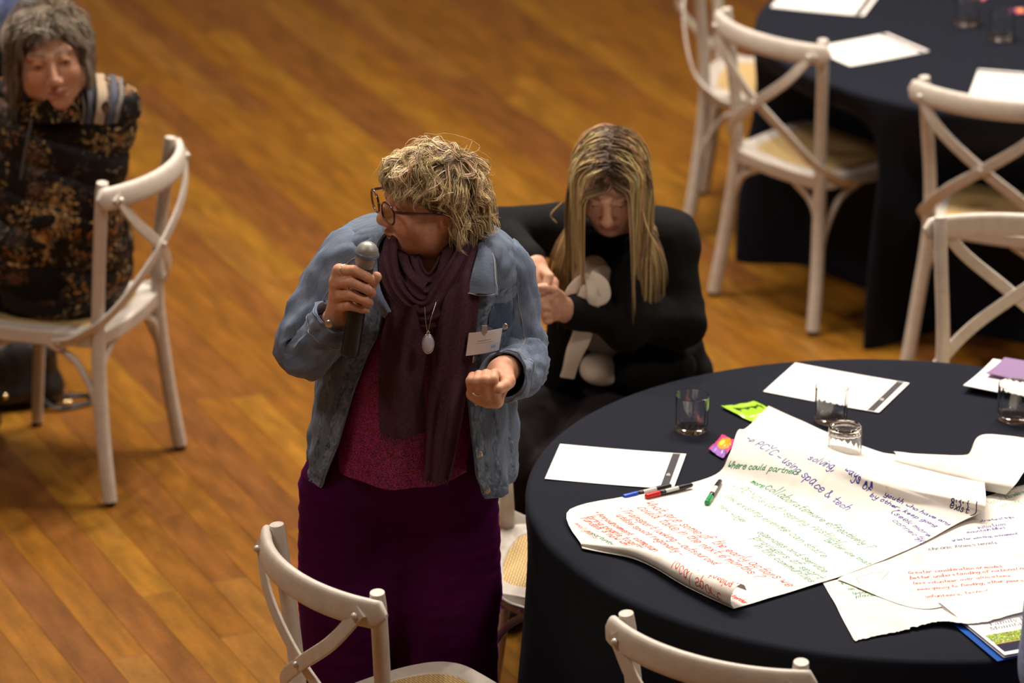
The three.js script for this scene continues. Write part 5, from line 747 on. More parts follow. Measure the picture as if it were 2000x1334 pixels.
  const list = [...growHair(M, { n: 430, clump: 11, spread: 0.017, seed: 21, root: (d) => !face(d) && nape(d), len: (d, r) => (0.075 + 0.05 * r() + 0.05 * smooth(0.2, 1, d[1])) * (1 - 0.45 * smooth(0.25, -0.5, d[1]) * smooth(0.3, -0.3, d[2])), flow: away(crown), fall: 0.13, low: 0.26, curl: 0.75, freq: 20, lift: 0.2, puff: 0.7, hug: 0.75, r: 0.0011, steps: 14, color: hairColor(blond, rootC, 0.22), keep: cheek }),
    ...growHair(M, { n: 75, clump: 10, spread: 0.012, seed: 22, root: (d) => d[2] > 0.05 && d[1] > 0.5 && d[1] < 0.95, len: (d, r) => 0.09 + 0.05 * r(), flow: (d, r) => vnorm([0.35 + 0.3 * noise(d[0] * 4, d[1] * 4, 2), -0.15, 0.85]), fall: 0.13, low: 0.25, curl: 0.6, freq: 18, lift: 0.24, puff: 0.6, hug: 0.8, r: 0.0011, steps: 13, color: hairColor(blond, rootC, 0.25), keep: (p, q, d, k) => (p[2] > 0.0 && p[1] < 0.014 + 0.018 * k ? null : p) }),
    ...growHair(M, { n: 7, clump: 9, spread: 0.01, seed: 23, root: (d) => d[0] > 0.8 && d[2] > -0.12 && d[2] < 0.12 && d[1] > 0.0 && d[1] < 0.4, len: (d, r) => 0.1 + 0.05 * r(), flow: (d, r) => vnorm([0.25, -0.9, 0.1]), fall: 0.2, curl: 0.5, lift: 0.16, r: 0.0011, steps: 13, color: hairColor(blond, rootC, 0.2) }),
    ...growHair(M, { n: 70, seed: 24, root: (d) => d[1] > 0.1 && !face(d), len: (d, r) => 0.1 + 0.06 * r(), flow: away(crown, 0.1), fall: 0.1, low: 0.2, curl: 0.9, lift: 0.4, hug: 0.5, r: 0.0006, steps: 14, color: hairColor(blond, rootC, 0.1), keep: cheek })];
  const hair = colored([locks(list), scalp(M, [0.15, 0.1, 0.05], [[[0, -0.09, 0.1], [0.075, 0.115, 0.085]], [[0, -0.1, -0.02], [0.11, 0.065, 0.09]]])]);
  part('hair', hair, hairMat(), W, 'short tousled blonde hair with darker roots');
  // the microphone in her hand
  const a = [-0.298, 1.405, 0.998], b = [-0.334, 1.184, 0.995], d = vsub(b, a), Lm = Math.hypot(...d), mic = thing('microphone', 'black wireless microphone with a grey mesh head, held in the standing woman\u2019s hand', 'microphone', a); mic.quaternion.setFromUnitVectors(new THREE.Vector3(0, -1, 0), new THREE.Vector3(...vnorm(d)));
  const mesh = dataTex(64, 64, (x, y) => { const k = Math.hypot((x % 8) - 3.5, (y % 8) - 3.5) < 2.4 ? 70 : 205; return [k, k, k * 0.98]; }); mesh.repeat.set(7, 4);
  part('grille', lathe([[0, 0.0245], [0.008, 0.0235], [0.016, 0.0185], [0.0215, 0.011], [0.0242, 0.003], [0.0242, -0.001], [0.0238, -0.006], [0.0225, -0.016], [0.0195, -0.026], [0.018, -0.03]], 40), std(lin(0.6, 0.6, 0.6), 0.45, { map: mesh, metalness: 0.3 }), mic, 'grey wire mesh head'); part('band', lathe([[0.0243, 0.002], [0.0254, 0.001], [0.0256, -0.002], [0.0254, -0.005], [0.0243, -0.006]], 40), std(lin(0.14, 0.22, 0.36), 0.35, { metalness: 0.3 }), mic, 'blue-grey band');
  part('handle', lathe([[0.018, -0.03], [0.0192, -0.034], [0.0192, -0.046], [0.0172, -0.05], [0.0166, -0.075], [0.0178, -0.13], [0.0195, -Lm + 0.02], [0.0195, -Lm], [0.017, -Lm - 0.004], [0, -Lm - 0.004]], 32), std(lin(0.008, 0.008, 0.009), 0.42), mic, 'black handle');
}

// ---- the seated woman with long fair hair ----
const blackCloth = std(lin(0.011, 0.011, 0.012), 0.9, { specularIntensity: 0.3, sheen: 0.25, sheenColor: lin(0.06, 0.06, 0.065), sheenRoughness: 0.5, map: weave });
{
  const W = person('woman with long straight fair hair seated in a black jacket, looking down at her hands');
  const M = headMatrix([0.224, 1.152, -0.2], 0.5, -0.1, 0.05, 1.0), F = skinTint(M, [0.62, 0.34, 0.23], { brow: [0.16, 0.09, 0.05] }), head = headPrims(M);
  const neck = xf(M, [0, -0.12, -0.035]), base = [0.234, 0.965, -0.33], hip = [0.26, 0.56, -0.5], shR = [0.116, 0.982, -0.33], shL = [0.356, 0.967, -0.33];
  const elR = [-0.042, 0.996, -0.27], wrR = [0.048, 0.973, -0.1], elL = [0.394, 0.778, -0.26], wrL = [0.128, 0.865, -0.1];
  const mR = [[0.091, 0.952, -0.045, 0.0135], [0.081, 0.945, -0.04, 0.0135], [0.072, 0.937, -0.04, 0.013], [0.062, 0.931, -0.05, 0.012]];
  const handR = handPrims(wrR, vlerp(elR, wrR, 0.7), mR.map((p) => [p, p[3]]), [[mR[0], [0.095, 0.938, -0.02, 0.0105], [0.086, 0.926, -0.01, 0.0095], [0.077, 0.924, -0.01, 0.008]], [mR[1], [0.079, 0.931, -0.01, 0.0105], [0.07, 0.925, 0, 0.0095], [0.062, 0.925, 0, 0.008]], [mR[2], [0.065, 0.929, -0.01, 0.0105], [0.058, 0.922, 0, 0.0095], [0.053, 0.922, 0, 0.008]], [mR[3], [0.053, 0.927, -0.02, 0.0095], [0.048, 0.921, -0.01, 0.0085], [0.046, 0.918, -0.01, 0.0075]], [[0.071, 0.972, -0.07, 0.0135], [0.083, 0.978, -0.02, 0.0115], [0.076, 0.958, -0.005, 0.0105], [0.069, 0.948, 0, 0.009]]], 0.026);
  const mL = [[0.096, 0.923, -0.04, 0.0135], [0.091, 0.909, -0.03, 0.0135], [0.09, 0.892, -0.03, 0.013], [0.094, 0.875, -0.035, 0.012]];
  const handL = handPrims(wrL, vlerp(elL, wrL, 0.75), mL.map((p) => [p, p[3]]), [[mL[0], [0.067, 0.942, -0.01, 0.0105], [0.046, 0.946, 0, 0.0095], [0.032, 0.942, 0, 0.008]], [mL[1], [0.07, 0.924, 0.005, 0.0105], [0.072, 0.914, 0.01, 0.0095], [0.082, 0.906, 0, 0.008]], [mL[2], [0.07, 0.905, 0.005, 0.0105], [0.074, 0.895, 0.008, 0.0095], [0.083, 0.89, 0, 0.008]], [mL[3], [0.075, 0.886, 0, 0.0095], [0.079, 0.878, 0.004, 0.0085], [0.087, 0.876, 0, 0.0075]], [[0.111, 0.913, -0.06, 0.0135], [0.093, 0.945, -0.02, 0.0115], [0.074, 0.958, 0, 0.0105], [0.062, 0.958, 0, 0.009]]], 0.026);
  const kR = [0.0, 0.5, -0.06], kL = [0.13, 0.5, 0.02], aR = [0.06, 0.09, -0.34], aL = [0.2, 0.09, -0.28];
  const limbs = (g) => [cap(vadd(hip, [-0.09, 0, -0.02]), kR, 0.085 + g, 0.06 + g, 0.03), cap(kR, aR, 0.055 + g, 0.038 + g, 0.03), cap(vadd(hip, [0.08, 0, 0.03]), kL, 0.085 + g, 0.06 + g, 0.03), cap(kL, aL, 0.055 + g, 0.038 + g, 0.03)];
  const body = [cap(hip, vlerp(hip, base, 0.85), 0.12, 0.1, 0.05), cap(shR, shL, 0.045, 0.045, 0.04), cap(base, neck, 0.055, 0.05, 0.03), cap(shR, elR, 0.045, 0.038), cap(elR, wrR, 0.036, 0.026), cap(shL, elL, 0.045, 0.038), cap(elL, wrL, 0.036, 0.026), ...limbs(-0.015), cap(aR, vadd(aR, [-0.06, -0.05, 0.12]), 0.034, 0.026), cap(aL, vadd(aL, [-0.05, -0.05, 0.13]), 0.034, 0.026)];
  part('body', bodyGeo(body, head, M, [handR, handL], F), skinMat(), W); eyes(W, M, [0.12, 0.13, 0.1]);
  part('trousers', boxUV(solid([...limbs(0.012), ell(vadd(hip, [0, 0.02, 0]), [0.18, 0.13, 0.16], 0.05)], 0.009, { post: (x, y, z, d) => d + 0.004 * fbm(x * 9, y * 9, z * 9, 2) }), 30), std(lin(0.017, 0.013, 0.016), 0.85, { specularIntensity: 0.3, sheen: 0.3, sheenColor: lin(0.08, 0.07, 0.08) }), W, 'dark trousers');
  for (const k of [aR, aL]) part('shoe', boxUV(solid([cap([k[0] + 0.005, 0.045, k[2] - 0.02], vadd([k[0], 0.03, k[2]], [-0.07, 0, 0.16]), 0.042, 0.032, 0.02)], 0.008, { lo: [k[0] - 0.2, 0.002, k[2] - 0.12], hi: [k[0] + 0.1, 0.12, k[2] + 0.24] })), std(lin(0.012, 0.012, 0.012), 0.4), W);
  // cream blouse and its bow
  const cream = std(lin(0.7, 0.63, 0.54), 0.75, { specularIntensity: 0.3 });
  part('blouse', boxUV(solid([cap(vadd(hip, [-0.01, 0.03, 0.04]), vlerp(hip, base, 0.8), 0.135, 0.12, 0.05), ell([0.188, 0.89, -0.19], [0.05, 0.07, 0.06], 0.04), ell([0.21, 0.66, -0.24], [0.05, 0.035, 0.06], 0.03)], 0.008, { post: (x, y, z, d) => d + 0.004 * Math.sin(x * 70 + 6 * noise(x * 4, y * 4, z * 4)) * smooth(0.5, 0.8, y) + 0.004 * noise(x * 14, y * 14, z * 14) }), 20), cream, W, 'cream blouse with a tied bow');
  const rib = (pts, w, seed) => sweep(pts, 26, (t) => superRect(w(t), 0.007 + 0.003 * Math.sin(t * 9 + seed), 2.4, 14), { up: [0.2, 0.15, 1] });
  part('bow', merge([rib([[0.177, 0.95, -0.115], [0.173, 0.882, -0.11], [0.165, 0.805, -0.11], [0.147, 0.753, -0.11], [0.131, 0.687, -0.12]], (t) => 0.028 + 0.02 * Math.sin(Math.min(t, 0.9) * 3.1), 1), rib([[0.179, 0.946, -0.11], [0.207, 0.931, -0.1], [0.213, 0.899, -0.1], [0.19, 0.892, -0.1], [0.177, 0.924, -0.1]], () => 0.03, 2), rib([[0.177, 0.946, -0.11], [0.147, 0.92, -0.11], [0.132, 0.888, -0.11], [0.16, 0.892, -0.1], [0.177, 0.924, -0.1]], () => 0.03, 3), rib([[0.181, 0.943, -0.1], [0.187, 0.9, -0.095], [0.193, 0.854, -0.1]], () => 0.026, 4)]), cream, W, 'cream bow and hanging tie');
  // jacket
  const jk = [cap(vadd(hip, [0.02, 0.05, -0.02]), vlerp(hip, base, 0.8), 0.165, 0.13, 0.06), cap(vadd(shR, [0, -0.01, 0]), vadd(shL, [0.015, -0.015, 0]), 0.062, 0.066, 0.05), cap([0.41, 0.621, -0.42], [0.442, 0.592, -0.42], 0.07, 0.05, 0.07), cap([0.275, 0.651, -0.24], [0.392, 0.652, -0.28], 0.05, 0.05, 0.06), cap([0.123, 0.664, -0.3], [0.088, 0.553, -0.28], 0.045, 0.03, 0.04), cap([0.133, 0.896, -0.24], [0.118, 0.646, -0.28], 0.042, 0.045, 0.04), cap([0.267, 0.981, -0.19], [0.265, 0.787, -0.16], 0.04, 0.05, 0.05),
    cap([0.194, 0.968, -0.12], [0.179, 0.814, -0.12], 0.036, 0.03, 0.02, -1), cap([0.153, 0.817, -0.11], [0.206, 0.678, -0.13], 0.03, 0.045, 0.02, -1), cap([0.219, 1.002, -0.2], [0.2, 0.968, -0.12], 0.05, 0.045, 0.02, -1),
    cap(shR, elR, 0.062, 0.055, 0.03), cap(elR, vlerp(elR, wrR, 0.86), 0.054, 0.043, 0.02), cap(shL, elL, 0.07, 0.062, 0.04), cap(elL, vlerp(elL, wrL, 0.93), 0.062, 0.045, 0.03)];
  part('jacket', boxUV(solid(jk, 0.007, { post: (x, y, z, d) => d + 0.005 * fbm(x * 8, y * 8, z * 8, 3) + 0.003 * Math.sin(x * 60 + y * 30 + 5 * noise(x * 5, y * 5, z * 5)) * smooth(0.1, 0.35, Math.abs(x - 0.2)) }), 30), blackCloth, W, 'black jacket');
  part('lapel', slabGeo([[[0.264, 1, -0.235], [0.292, 0.995, -0.24], [0.32, 0.975, -0.26]], [[0.255, 0.953, -0.16], [0.283, 0.943, -0.155], [0.312, 0.919, -0.17]], [[0.245, 0.903, -0.125], [0.264, 0.886, -0.12], [0.281, 0.871, -0.125]], [[0.239, 0.842, -0.115], [0.248, 0.836, -0.115], [0.257, 0.83, -0.115]]].map((r) => Array.from({ length: 7 }, (_, j) => cr(r, j / 6))), 0.004, { uv: (i, j, p) => [p[0] * 30, p[1] * 30] }), blackCloth, W);
  const gold = std(lin(0.8, 0.6, 0.35), 0.25, { metalness: 0.9 }); part('finger_ring', new THREE.TorusGeometry(0.0108, 0.0022, 8, 24).rotateY(1.2).translate(...[0.069, 0.942, -0.012]), gold, W, 'gold ring');
  // long straight hair, parted
  const table = [[0.4, [0.5, 0.345, 0.155]], [0.27, [0.66, 0.49, 0.25]], [0.2, [0.3, 0.19, 0.085]], [0.13, [0.17, 0.1, 0.05]]], rc = [0.07, 0.042, 0.028], I = M.clone().invert();
  const chest = [[0.228, 0.901, -0.3], 0.155], sh = [shR, shL];
  const keep = (p) => { let q = xf(M, p); for (const [c, r] of [chest, [shR, 0.082], [shL, 0.085]]) { const d = vsub(q, c), L = Math.hypot(...d); if (L < r) q = vadd(c, vmul(d, r / L)); } q = new THREE.Vector3(...q).applyMatrix4(I).toArray(); if (Math.abs(q[0]) < 0.058 && q[1] < 0.05 && q[2] > -0.02) q[0] = Math.sign(q[0] || 1) * lerp(0.058, Math.abs(q[0]), 0.2); return q; };
  const list = [...growHair(M, { n: 260, clump: 9, spread: 0.016, seed: 41, root: (d) => !(d[2] > 0.28 && d[1] < 0.7 && Math.abs(d[0]) < 0.9) && d[1] > -0.35, len: (d, r) => 0.3 + 0.11 * r(), flow: (d, r) => vnorm([Math.sign(d[0] - 0.12) * 0.8, 0.15 + (r() - 0.5) * 0.2, 0.3 * d[2] + (r() - 0.5) * 0.25]), fall: 0.12, low: 0.6, hugTo: 0.0, hug: 0.85, curl: 0.12, freq: 9, lift: 0.13, r: 0.0017, steps: 19, color: hairColor(table, rc, 0.3), keep }),
    ...growHair(M, { n: 130, clump: 7, spread: 0.012, seed: 45, root: (d) => Math.abs(d[0] - 0.12) < 0.3 && d[1] > 0.45 && d[2] > -0.8, len: (d, r) => 0.25 + 0.09 * r(), flow: (d, r) => vnorm([Math.sign(d[0] - 0.12) * 0.9, 0, (r() - 0.6) * 0.5]), fall: 0.1, low: 0.6, hugTo: 0.0, hug: 0.95, curl: 0.1, freq: 9, lift: 0.1, r: 0.0018, steps: 19, color: hairColor(table, rc, 0.2), keep }),
    ...growHair(M, { n: 60, clump: 8, spread: 0.014, seed: 43, root: (d) => d[2] > 0.1 && d[1] > 0.68 && d[1] < 0.95, len: (d, r) => 0.23 + 0.09 * r(), flow: (d, r) => vnorm([Math.sign(d[0] - 0.12) * 0.9, 0.1, 0.35]), fall: 0.12, low: 0.6, hugTo: 0.0, hug: 0.85, curl: 0.1, freq: 9, lift: 0.16, r: 0.0018, steps: 19, color: hairColor([[0.6, [0.7, 0.53, 0.28]], [0.4, [0.45, 0.3, 0.14]]], rc, 0.2), keep }),
    ...[[[0.295, 1.113, -0.14], [0.307, 1.07, -0.12], [0.324, 1.025, -0.14], [0.332, 0.989, -0.15]], [[0.113, 1.096, -0.2], [0.087, 1.064, -0.2], [0.102, 1.047, -0.19]]].map((p) => ({ p: Array.from({ length: 14 }, (_, k) => cr(p, k / 13)), r: 0.0035, c: () => [0.45, 0.31, 0.14] }))];
  part('hair', colored([locks(list), scalp(M, [0.09, 0.052, 0.026], [[[0, -0.04, 0.1], [0.075, 0.135, 0.095]]])]), hairMat(), W, 'long straight fair hair');
}
// ---- the seated woman at left in a patterned padded jacket ----
const paisley = (() => {
  const base = [16, 13, 14], cols = [[150, 124, 78], [178, 146, 94], [146, 92, 48], [92, 64, 54], [122, 110, 84], [66, 50, 46]], r = rng(77);
  return canvas(1024, 1024, (c, w, h) => {
    c.fillStyle = `rgb(${base})`; c.fillRect(0, 0, w, h);
    for (let i = 0; i < 120; i++) { const x = r() * w, y = r() * h, R = 34 + r() * 70, col = cols[Math.floor(r() * 6)]; for (let k = 0; k < 40; k++) { const a = r() * 6.28, q = Math.sqrt(r()) * R, m = 0.55 + r() * 0.8; c.fillStyle = `rgb(${col.map((v) => Math.round(v * m))})`; c.beginPath(); c.ellipse(x + Math.cos(a) * q, y + Math.sin(a) * q * 0.8, 4 + r() * 11, 2 + r() * 5, a + r(), 0, 7); c.fill(); } }
    for (let i = 0; i < 260; i++) { const col = cols[Math.floor(r() * 6)]; c.fillStyle = `rgba(${col},0.5)`; c.beginPath(); c.ellipse(r() * w, r() * h, 3 + r() * 7, 2 + r() * 3, r() * 3, 0, 7); c.fill(); }
    for (let i = 0; i < 45; i++) { c.fillStyle = 'rgba(12,11,12,0.9)'; c.beginPath(); c.ellipse(r() * w, r() * h, 20 + r() * 60, 8 + r() * 24, r() * 3, 0, 7); c.fill(); }
  });
})();
{
  const W = person('grey-haired woman seated at left in a dark patterned padded jacket, looking round towards the speaker');
  const M = headMatrix([-1.173, 1.166, -1.06], 0.02, 0.16, 0.16, 1.08), F = skinTint(M, [0.58, 0.32, 0.215], { lip: [0.42, 0.18, 0.14], brow: [0.16, 0.12, 0.09] }), head = headPrims(M, { old: 1 });
  const hip = [-1.2, 0.57, -1.2], base = [-1.172, 1.015, -1.14], shL = [-1.042, 1.013, -1.1], shR = [-1.298, 0.94, -1.3], elL = [-1.093, 0.726, -1.06], wrL = [-1.365, 0.66, -1.04], elR = [-1.425, 0.649, -1.3], wrR = [-1.501, 0.589, -1.15];
  const kL = [-1.55, 0.52, -1.2], kR = [-1.56, 0.52, -1.42], aL = [-1.294, 0.088, -1.42], aR = [-1.373, 0.062, -1.5]; aL[1] = 0.09; aR[1] = 0.09;
  const aL2 = [-1.44, 0.09, -1.36], aR2 = [-1.5, 0.09, -1.5];
  const legs = (g) => [cap(vadd(hip, [0, 0, 0.1]), kL, 0.09 + g, 0.062 + g, 0.03), cap(kL, aL2, 0.056 + g, 0.04 + g, 0.03), cap(vadd(hip, [0, 0, -0.1]), kR, 0.09 + g, 0.062 + g, 0.03), cap(kR, aR2, 0.056 + g, 0.04 + g, 0.03)];
  const hand = (w, e) => { const d = vnorm(vsub(w, e)), s = vnorm(vcross(d, [0, 1, 0])), m = [-0.03, -0.01, 0.01, 0.03].map((o) => vadd(vadd(w, vmul(d, 0.085)), vmul(s, o))); return handPrims(w, vlerp(e, w, 0.7), m.map((p) => [p, 0.0125]), m.map((p, i) => [[...p, 0.011], [...vadd(p, vadd(vmul(d, 0.04), [0, -0.008, 0])), 0.0105], [...vadd(p, vadd(vmul(d, 0.06 + (i % 3) * 0.004), [0, -0.03, 0])), 0.0095], [...vadd(p, vadd(vmul(d, 0.062), [0, -0.05, 0])), 0.0085]]).concat([[[...vadd(w, vmul(s, -0.025)), 0.014], [...vadd(w, vadd(vmul(d, 0.05), vmul(s, -0.05))), 0.0115], [...vadd(w, vadd(vmul(d, 0.08), vmul(s, -0.05))), 0.0095]]]), 0.026); };
  part('body', bodyGeo([cap(hip, vlerp(hip, base, 0.85), 0.12, 0.1, 0.05), cap(shR, shL, 0.045, 0.045, 0.04), cap(base, xf(M, [0, -0.12, -0.035]), 0.055, 0.05, 0.03), cap(shL, elL, 0.045, 0.038), cap(elL, wrL, 0.036, 0.026), cap(shR, elR, 0.045, 0.038), cap(elR, wrR, 0.036, 0.026), ...legs(-0.018), cap(aL2, vadd(aL2, [-0.14, -0.055, -0.02]), 0.034, 0.026), cap(aR2, vadd(aR2, [-0.14, -0.055, -0.02]), 0.034, 0.026)], head, M, [hand(wrL, elL), hand(wrR, elR)], F), skinMat(), W);
  eyes(W, M, [0.09, 0.07, 0.05]);
  part('trousers', boxUV(solid([...legs(0.012), ell(hip, [0.19, 0.12, 0.19], 0.05)], 0.01, { post: (x, y, z, d) => d + 0.004 * fbm(x * 8, y * 8, z * 8, 2) }), 30), blackCloth, W, 'black trousers');
  const leather = std(lin(0.01, 0.009, 0.009), 0.28), gold = std(lin(0.85, 0.66, 0.38), 0.2, { metalness: 0.95 });
  [aL2, aR2].forEach((k) => { const t = part('shoe', boxUV(solid([cap([k[0] + 0.03, 0.045, k[2]], [k[0] - 0.17, 0.032, k[2] - 0.02], 0.044, 0.034, 0.02)], 0.007, { lo: [k[0] - 0.3, 0.002, k[2] - 0.12], hi: [k[0] + 0.12, 0.12, k[2] + 0.1] })), leather, W, 'black shoe'); });
  // jacket: quilted in bands, with a stand collar
  const jac = std(lin(0.8, 0.8, 0.8), 0.6, { map: paisley, specularIntensity: 0.5 }); paisley.repeat.set(1 / 0.62, 1 / 0.62);
  const J = [cap(vadd(hip, [0.01, 0.0, 0]), vadd(hip, [0, 0.17, 0]), 0.2, 0.19, 0.06), cap(vadd(hip, [0, 0.12, 0]), vlerp(hip, base, 0.78), 0.18, 0.14, 0.06), cap(shR, shL, 0.07, 0.075, 0.05), cap(shL, elL, 0.083, 0.076, 0.035), cap(elL, vlerp(elL, wrL, 0.9), 0.073, 0.05, 0.03), cap(shR, elR, 0.08, 0.07, 0.035), cap(elR, vlerp(elR, wrR, 0.9), 0.07, 0.05, 0.03), cap(vadd(hip, [-0.1, 0.05, 0.1]), vadd(hip, [-0.3, 0.03, 0.06]), 0.1, 0.075, 0.05)];
  const quilt = (x, y, z, d) => { const s = (y + 0.25 * (x + 1.1)) / 0.085, k = Math.abs((s - Math.floor(s)) - 0.5) * 2; return d + 0.012 * Math.pow(k, 5) - 0.004 + 0.006 * fbm(x * 11, y * 11, z * 11, 3); };
  const jm = part('padded_jacket', boxUV(solid(J, 0.008, { post: quilt })), jac, W, 'dark padded jacket with gold and brown pattern');
  const collarRows = []; for (let i = 0; i <= 10; i++) { const row = [], v = i / 10; for (let j = 0; j <= 36; j++) { const a = -2.75 + 5.5 * (j / 36), open = Math.pow(Math.abs(a) / 2.75, 3), c = vlerp([-1.161, 0.991, -1.08], [-1.163, 1.063, -1.06], v), rr = lerp(0.105, 0.09, v) + 0.02 * open; row.push([c[0] - Math.cos(a) * rr * -0.75, c[1] + 0.045 * Math.sin(a) * -0.5 + 0.012 * Math.sin(v * 3.1) - 0.03 * open * v, c[2] + Math.sin(a) * rr * -1 * 0.95]); } collarRows.push(row); }
  part('collar', slabGeo(collarRows, 0.016, { uv: (i, j, p) => [j / 36 * 0.5, i / 10 * 0.09] }), jac, W, 'thick stand collar');
  for (const [o, m, wd] of [[0, std(lin(0.34, 0.26, 0.18), 0.8), 0.026], [0.03, std(lin(0.05, 0.055, 0.08), 0.8), 0.018], [-0.03, std(lin(0.05, 0.055, 0.08), 0.8), 0.018], [0.052, std(lin(0.14, 0.125, 0.11), 0.8), 0.012], [-0.052, std(lin(0.14, 0.125, 0.11), 0.8), 0.012]]) {
    const q = [[-1.052, 1.098, -1.1], [-1.041, 1.074, -1.04], [-1.042, 1.044, -1], [-1.05, 1.004, -0.99]].map((p) => onto(J, [p[0] + o, p[1], p[2]], 0.004));
    part('shoulder_stripe', sweep(q, 20, () => superRect(wd, 0.005, 3, 12), { up: [0.3, 0.5, 0.8] }), m, jm, 'woven shoulder stripe');
  }
  part('zip', tube([[-1.214, 1.024, -0.98], [-1.228, 0.955, -0.95], [-1.241, 0.88, -0.93]], 12, 0.004, 6), std(lin(0.1, 0.09, 0.08), 0.4, { metalness: 0.5 }), jm);
  // grey hair in a bob
  const table = [[0.4, [0.21, 0.165, 0.12]], [0.3, [0.29, 0.245, 0.19]], [0.22, [0.12, 0.09, 0.065]], [0.08, [0.38, 0.34, 0.28]]], rc = [0.13, 0.1, 0.075];
  const list = [...growHair(M, { n: 330, clump: 10, spread: 0.026, seed: 61, root: (d) => !(d[2] > 0.3 && d[1] < 0.6 && Math.abs(d[0]) < 0.88) && d[1] > -0.5, len: (d, r) => 0.1 + 0.045 * r() + 0.05 * Math.max(0, d[1]), flow: away(vnorm([0.05, 0.95, -0.1])), fall: 0.12, low: 0.45, curl: 0.25, freq: 12, lift: 0.28, puff: 0.35, hug: 0.8, r: 0.0012, steps: 14, color: hairColor(table, rc, 0.25), keep: (p, q, d, k) => (Math.abs(p[0]) < 0.06 && p[1] < 0.05 + 0.02 * k && p[2] > 0.0 ? null : p) }),
    ...growHair(M, { n: 60, clump: 10, spread: 0.022, seed: 63, root: (d) => d[2] > 0.2 && d[1] > 0.55 && d[1] < 0.92, len: (d, r) => 0.07 + 0.04 * r(), flow: (d, r) => vnorm([Math.sign(d[0] - 0.1) * (0.8 + r() * 0.4), 0.4, 0.3]), fall: 0.12, low: 0.4, curl: 0.25, freq: 12, lift: 0.3, puff: 0.3, hug: 0.8, r: 0.0012, steps: 11, color: hairColor(table, rc, 0.25), keep: (p, q, d, k) => (Math.abs(p[0]) < 0.062 && p[1] < 0.052 + 0.02 * k && p[2] > 0.0 ? null : p) })];
  part('hair', colored([locks(list), scalp(M, [0.12, 0.09, 0.065], [[[0, -0.06, 0.1], [0.076, 0.135, 0.09]]])]), hairMat(), W, 'grey-brown bobbed hair');
}
// ---- two more people of whom the photo shows only an edge ----
function standing(label, pos, yaw, shirt, trousers, hairC, seed) {
  const W = person(label); W.position.set(pos[0], 0, pos[1]); W.rotation.y = yaw;
  const M = headMatrix([0, 1.55, 0.05], 0.15, 0, 0, 1.03), F = skinTint(M, [0.58, 0.32, 0.21], {}), head = headPrims(M);
  const legs = (g) => [-1, 1].flatMap((s) => [cap([s * 0.085, 0.88, 0], [s * 0.1, 0.48, 0.02], 0.095 + g, 0.068 + g, 0.03), cap([s * 0.1, 0.48, 0.02], [s * 0.11, 0.09, -0.02], 0.062 + g, 0.048 + g, 0.03)]);
  const arms = (g) => [-1, 1].flatMap((s) => [cap([s * 0.18, 1.33, 0.0], [s * 0.23, 1.06, 0.04], 0.05 + g, 0.042 + g, 0.03), cap([s * 0.23, 1.06, 0.04], [s * 0.1, 1.0, 0.24], 0.04 + g, 0.028 + g, 0.02)]);
  const hands = [-1, 1].map((s) => { const w = [s * 0.1, 1.0, 0.24], m = [-0.03, -0.01, 0.01, 0.03].map((o) => [s * 0.06 + o, 0.995, 0.315]); return handPrims(w, [s * 0.15, 1.02, 0.16], m.map((p) => [p, 0.0125]), m.map((p) => [[...p, 0.011], [p[0], 0.985, 0.355, 0.0105], [p[0], 0.962, 0.375, 0.0095], [p[0], 0.945, 0.37, 0.0085]]).concat([[[...w, 0.014], [w[0] - s * 0.05, 1.005, 0.285, 0.0115], [w[0] - s * 0.055, 1.0, 0.315, 0.0095]]])); });
  part('body', bodyGeo([cap([0, 0.9, 0], [0, 1.3, 0.0], 0.12, 0.11, 0.05), cap([-0.17, 1.34, 0.0], [0.17, 1.34, 0.0], 0.045, 0.045, 0.04), cap([0, 1.36, 0.0], [0, 1.44, 0.03], 0.06, 0.052, 0.03), ...arms(-0.006), ...legs(-0.018), ...[-1, 1].map((s) => cap([s * 0.11, 0.05, -0.02], [s * 0.12, 0.03, 0.13], 0.034, 0.026))], head, M, hands, F), skinMat(), W);
  eyes(W, M, [0.1, 0.08, 0.06]);
  part('shirt', boxUV(solid([cap([0, 0.86, 0], [0, 1.27, 0.0], 0.162, 0.15, 0.06), cap([-0.17, 1.33, 0.0], [0.17, 1.33, 0.0], 0.064, 0.064, 0.05), ...arms(0.016)], 0.009, { lo: [-0.36, 0.79, -0.24], hi: [0.36, 1.42, 0.34], post: (x, y, z, d) => d + 0.005 * fbm(x * 9, y * 9, z * 9, 3) }), 10), shirt, W);
  part('trousers', boxUV(solid([...legs(0.012), ell([0, 0.9, 0], [0.165, 0.1, 0.13], 0.05)], 0.01, { post: (x, y, z, d) => d + 0.004 * fbm(x * 9, y * 9, z * 9, 2) }), 30), trousers, W);
  for (const s of [-1, 1]) part('shoe', boxUV(solid([cap([s * 0.11, 0.045, -0.04], [s * 0.12, 0.032, 0.17], 0.044, 0.035, 0.02)], 0.008, { lo: [s * 0.11 - 0.1, 0.002, -0.12], hi: [s * 0.11 + 0.1, 0.12, 0.26] })), std(lin(0.012, 0.011, 0.01), 0.4), W);
  part('hair', colored([locks(growHair(M, { n: 700, seed, root: (d) => !(d[2] > 0.3 && d[1] < 0.6) && d[1] > -0.4, len: (d, r) => 0.06 + 0.04 * r(), flow: away([0, 0.95, -0.3]), fall: 0.12, curl: 0.2, lift: 0.15, r: 0.003, steps: 8, color: hairColor([[1, hairC]], hairC, 0.2) })), scalp(M, hairC, [[[0, -0.08, 0.1], [0.073, 0.13, 0.085]]])]), hairMat(), W);
}
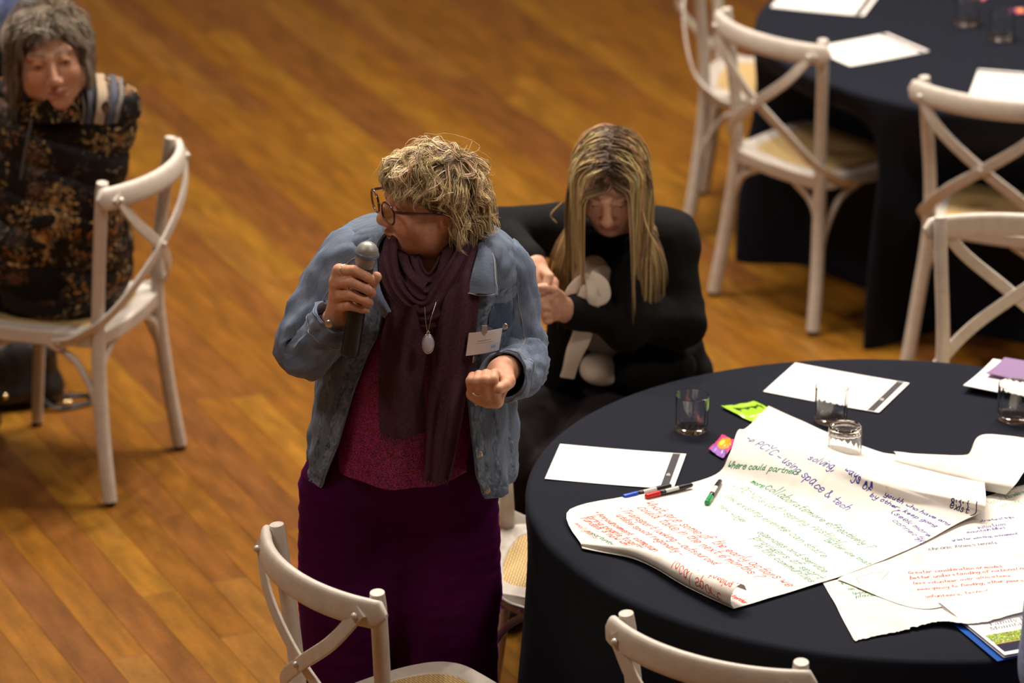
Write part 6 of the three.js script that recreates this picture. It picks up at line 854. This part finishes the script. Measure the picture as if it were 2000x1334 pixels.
const shirtTex = dataTex(128, 128, (x, y) => { const k = 18 * noise(x * 0.06, y * 0.06, 4) + 8 * noise(x * 0.7, y * 0.7, 1); return [205 + k, 212 + k, 228 + k * 0.8]; });
standing('person in a blue shirt behind the grey-haired woman, cut by the top left corner', [-1.47, -2.05], -1.3, std(lin(0.24, 0.34, 0.62), 0.8, { map: shirtTex }), blackCloth, [0.1, 0.07, 0.05], 81);
const paleBlue = std(lin(0.36, 0.44, 0.66), 0.8, { map: shirtTex });
standing('person dressed in pale blue at the bottom right corner, only an edge showing', [1.143, 1.75], 1.57, paleBlue, paleBlue, [0.08, 0.05, 0.03], 85);
{ // the black bag standing on the floor by her chair
  const leather = std(lin(0.012, 0.011, 0.011), 0.38), gold = std(lin(0.85, 0.66, 0.38), 0.2, { metalness: 0.95 }), c = [-1.345, 0, -1.579], t = thing('handbag', 'black leather handbag on the floor beneath the left chair, gold studs catching the light', 'bag', [c[0], 0, c[2]], 0.25);
  part('bag_body', boxUV(solid([cap([-0.11, 0.05, 0], [0.075, 0.05, 0], 0.055, 0.05, 0.04), cap([-0.1, 0.14, -0.005], [0.06, 0.15, -0.005], 0.05, 0.046, 0.06), cap([-0.09, 0.235, -0.01], [0.04, 0.24, -0.01], 0.026, 0.024, 0.05)], 0.006, { post: (x, y, z, d) => d + 0.006 * fbm(x * 12, y * 12, z * 12, 3) }), 10), leather, t);
  const s = part('bag_strap', sweep([[0.05, 0.2, 0], [0.085, 0.12, 0.0], [0.1, 0.03, 0.0], [0.14, 0.009, -0.02], [0.19, 0.008, -0.01], [0.2, 0.008, 0.03], [0.15, 0.009, 0.06], [0.09, 0.012, 0.07], [0.05, 0.04, 0.06]], 44, () => superRect(0.018, 0.006, 3, 10), { up: [0.2, 1, 0.1] }), leather, t, 'long black strap');
  for (const p of [[0.115, 0.022, 0.068], [-0.045, 0.05, 0.056], [0.128, 0.02, 0.065]]) part('gold_stud', sphere(p, 0.009, 14), gold, t);
}

renderer.render(scene, camera);
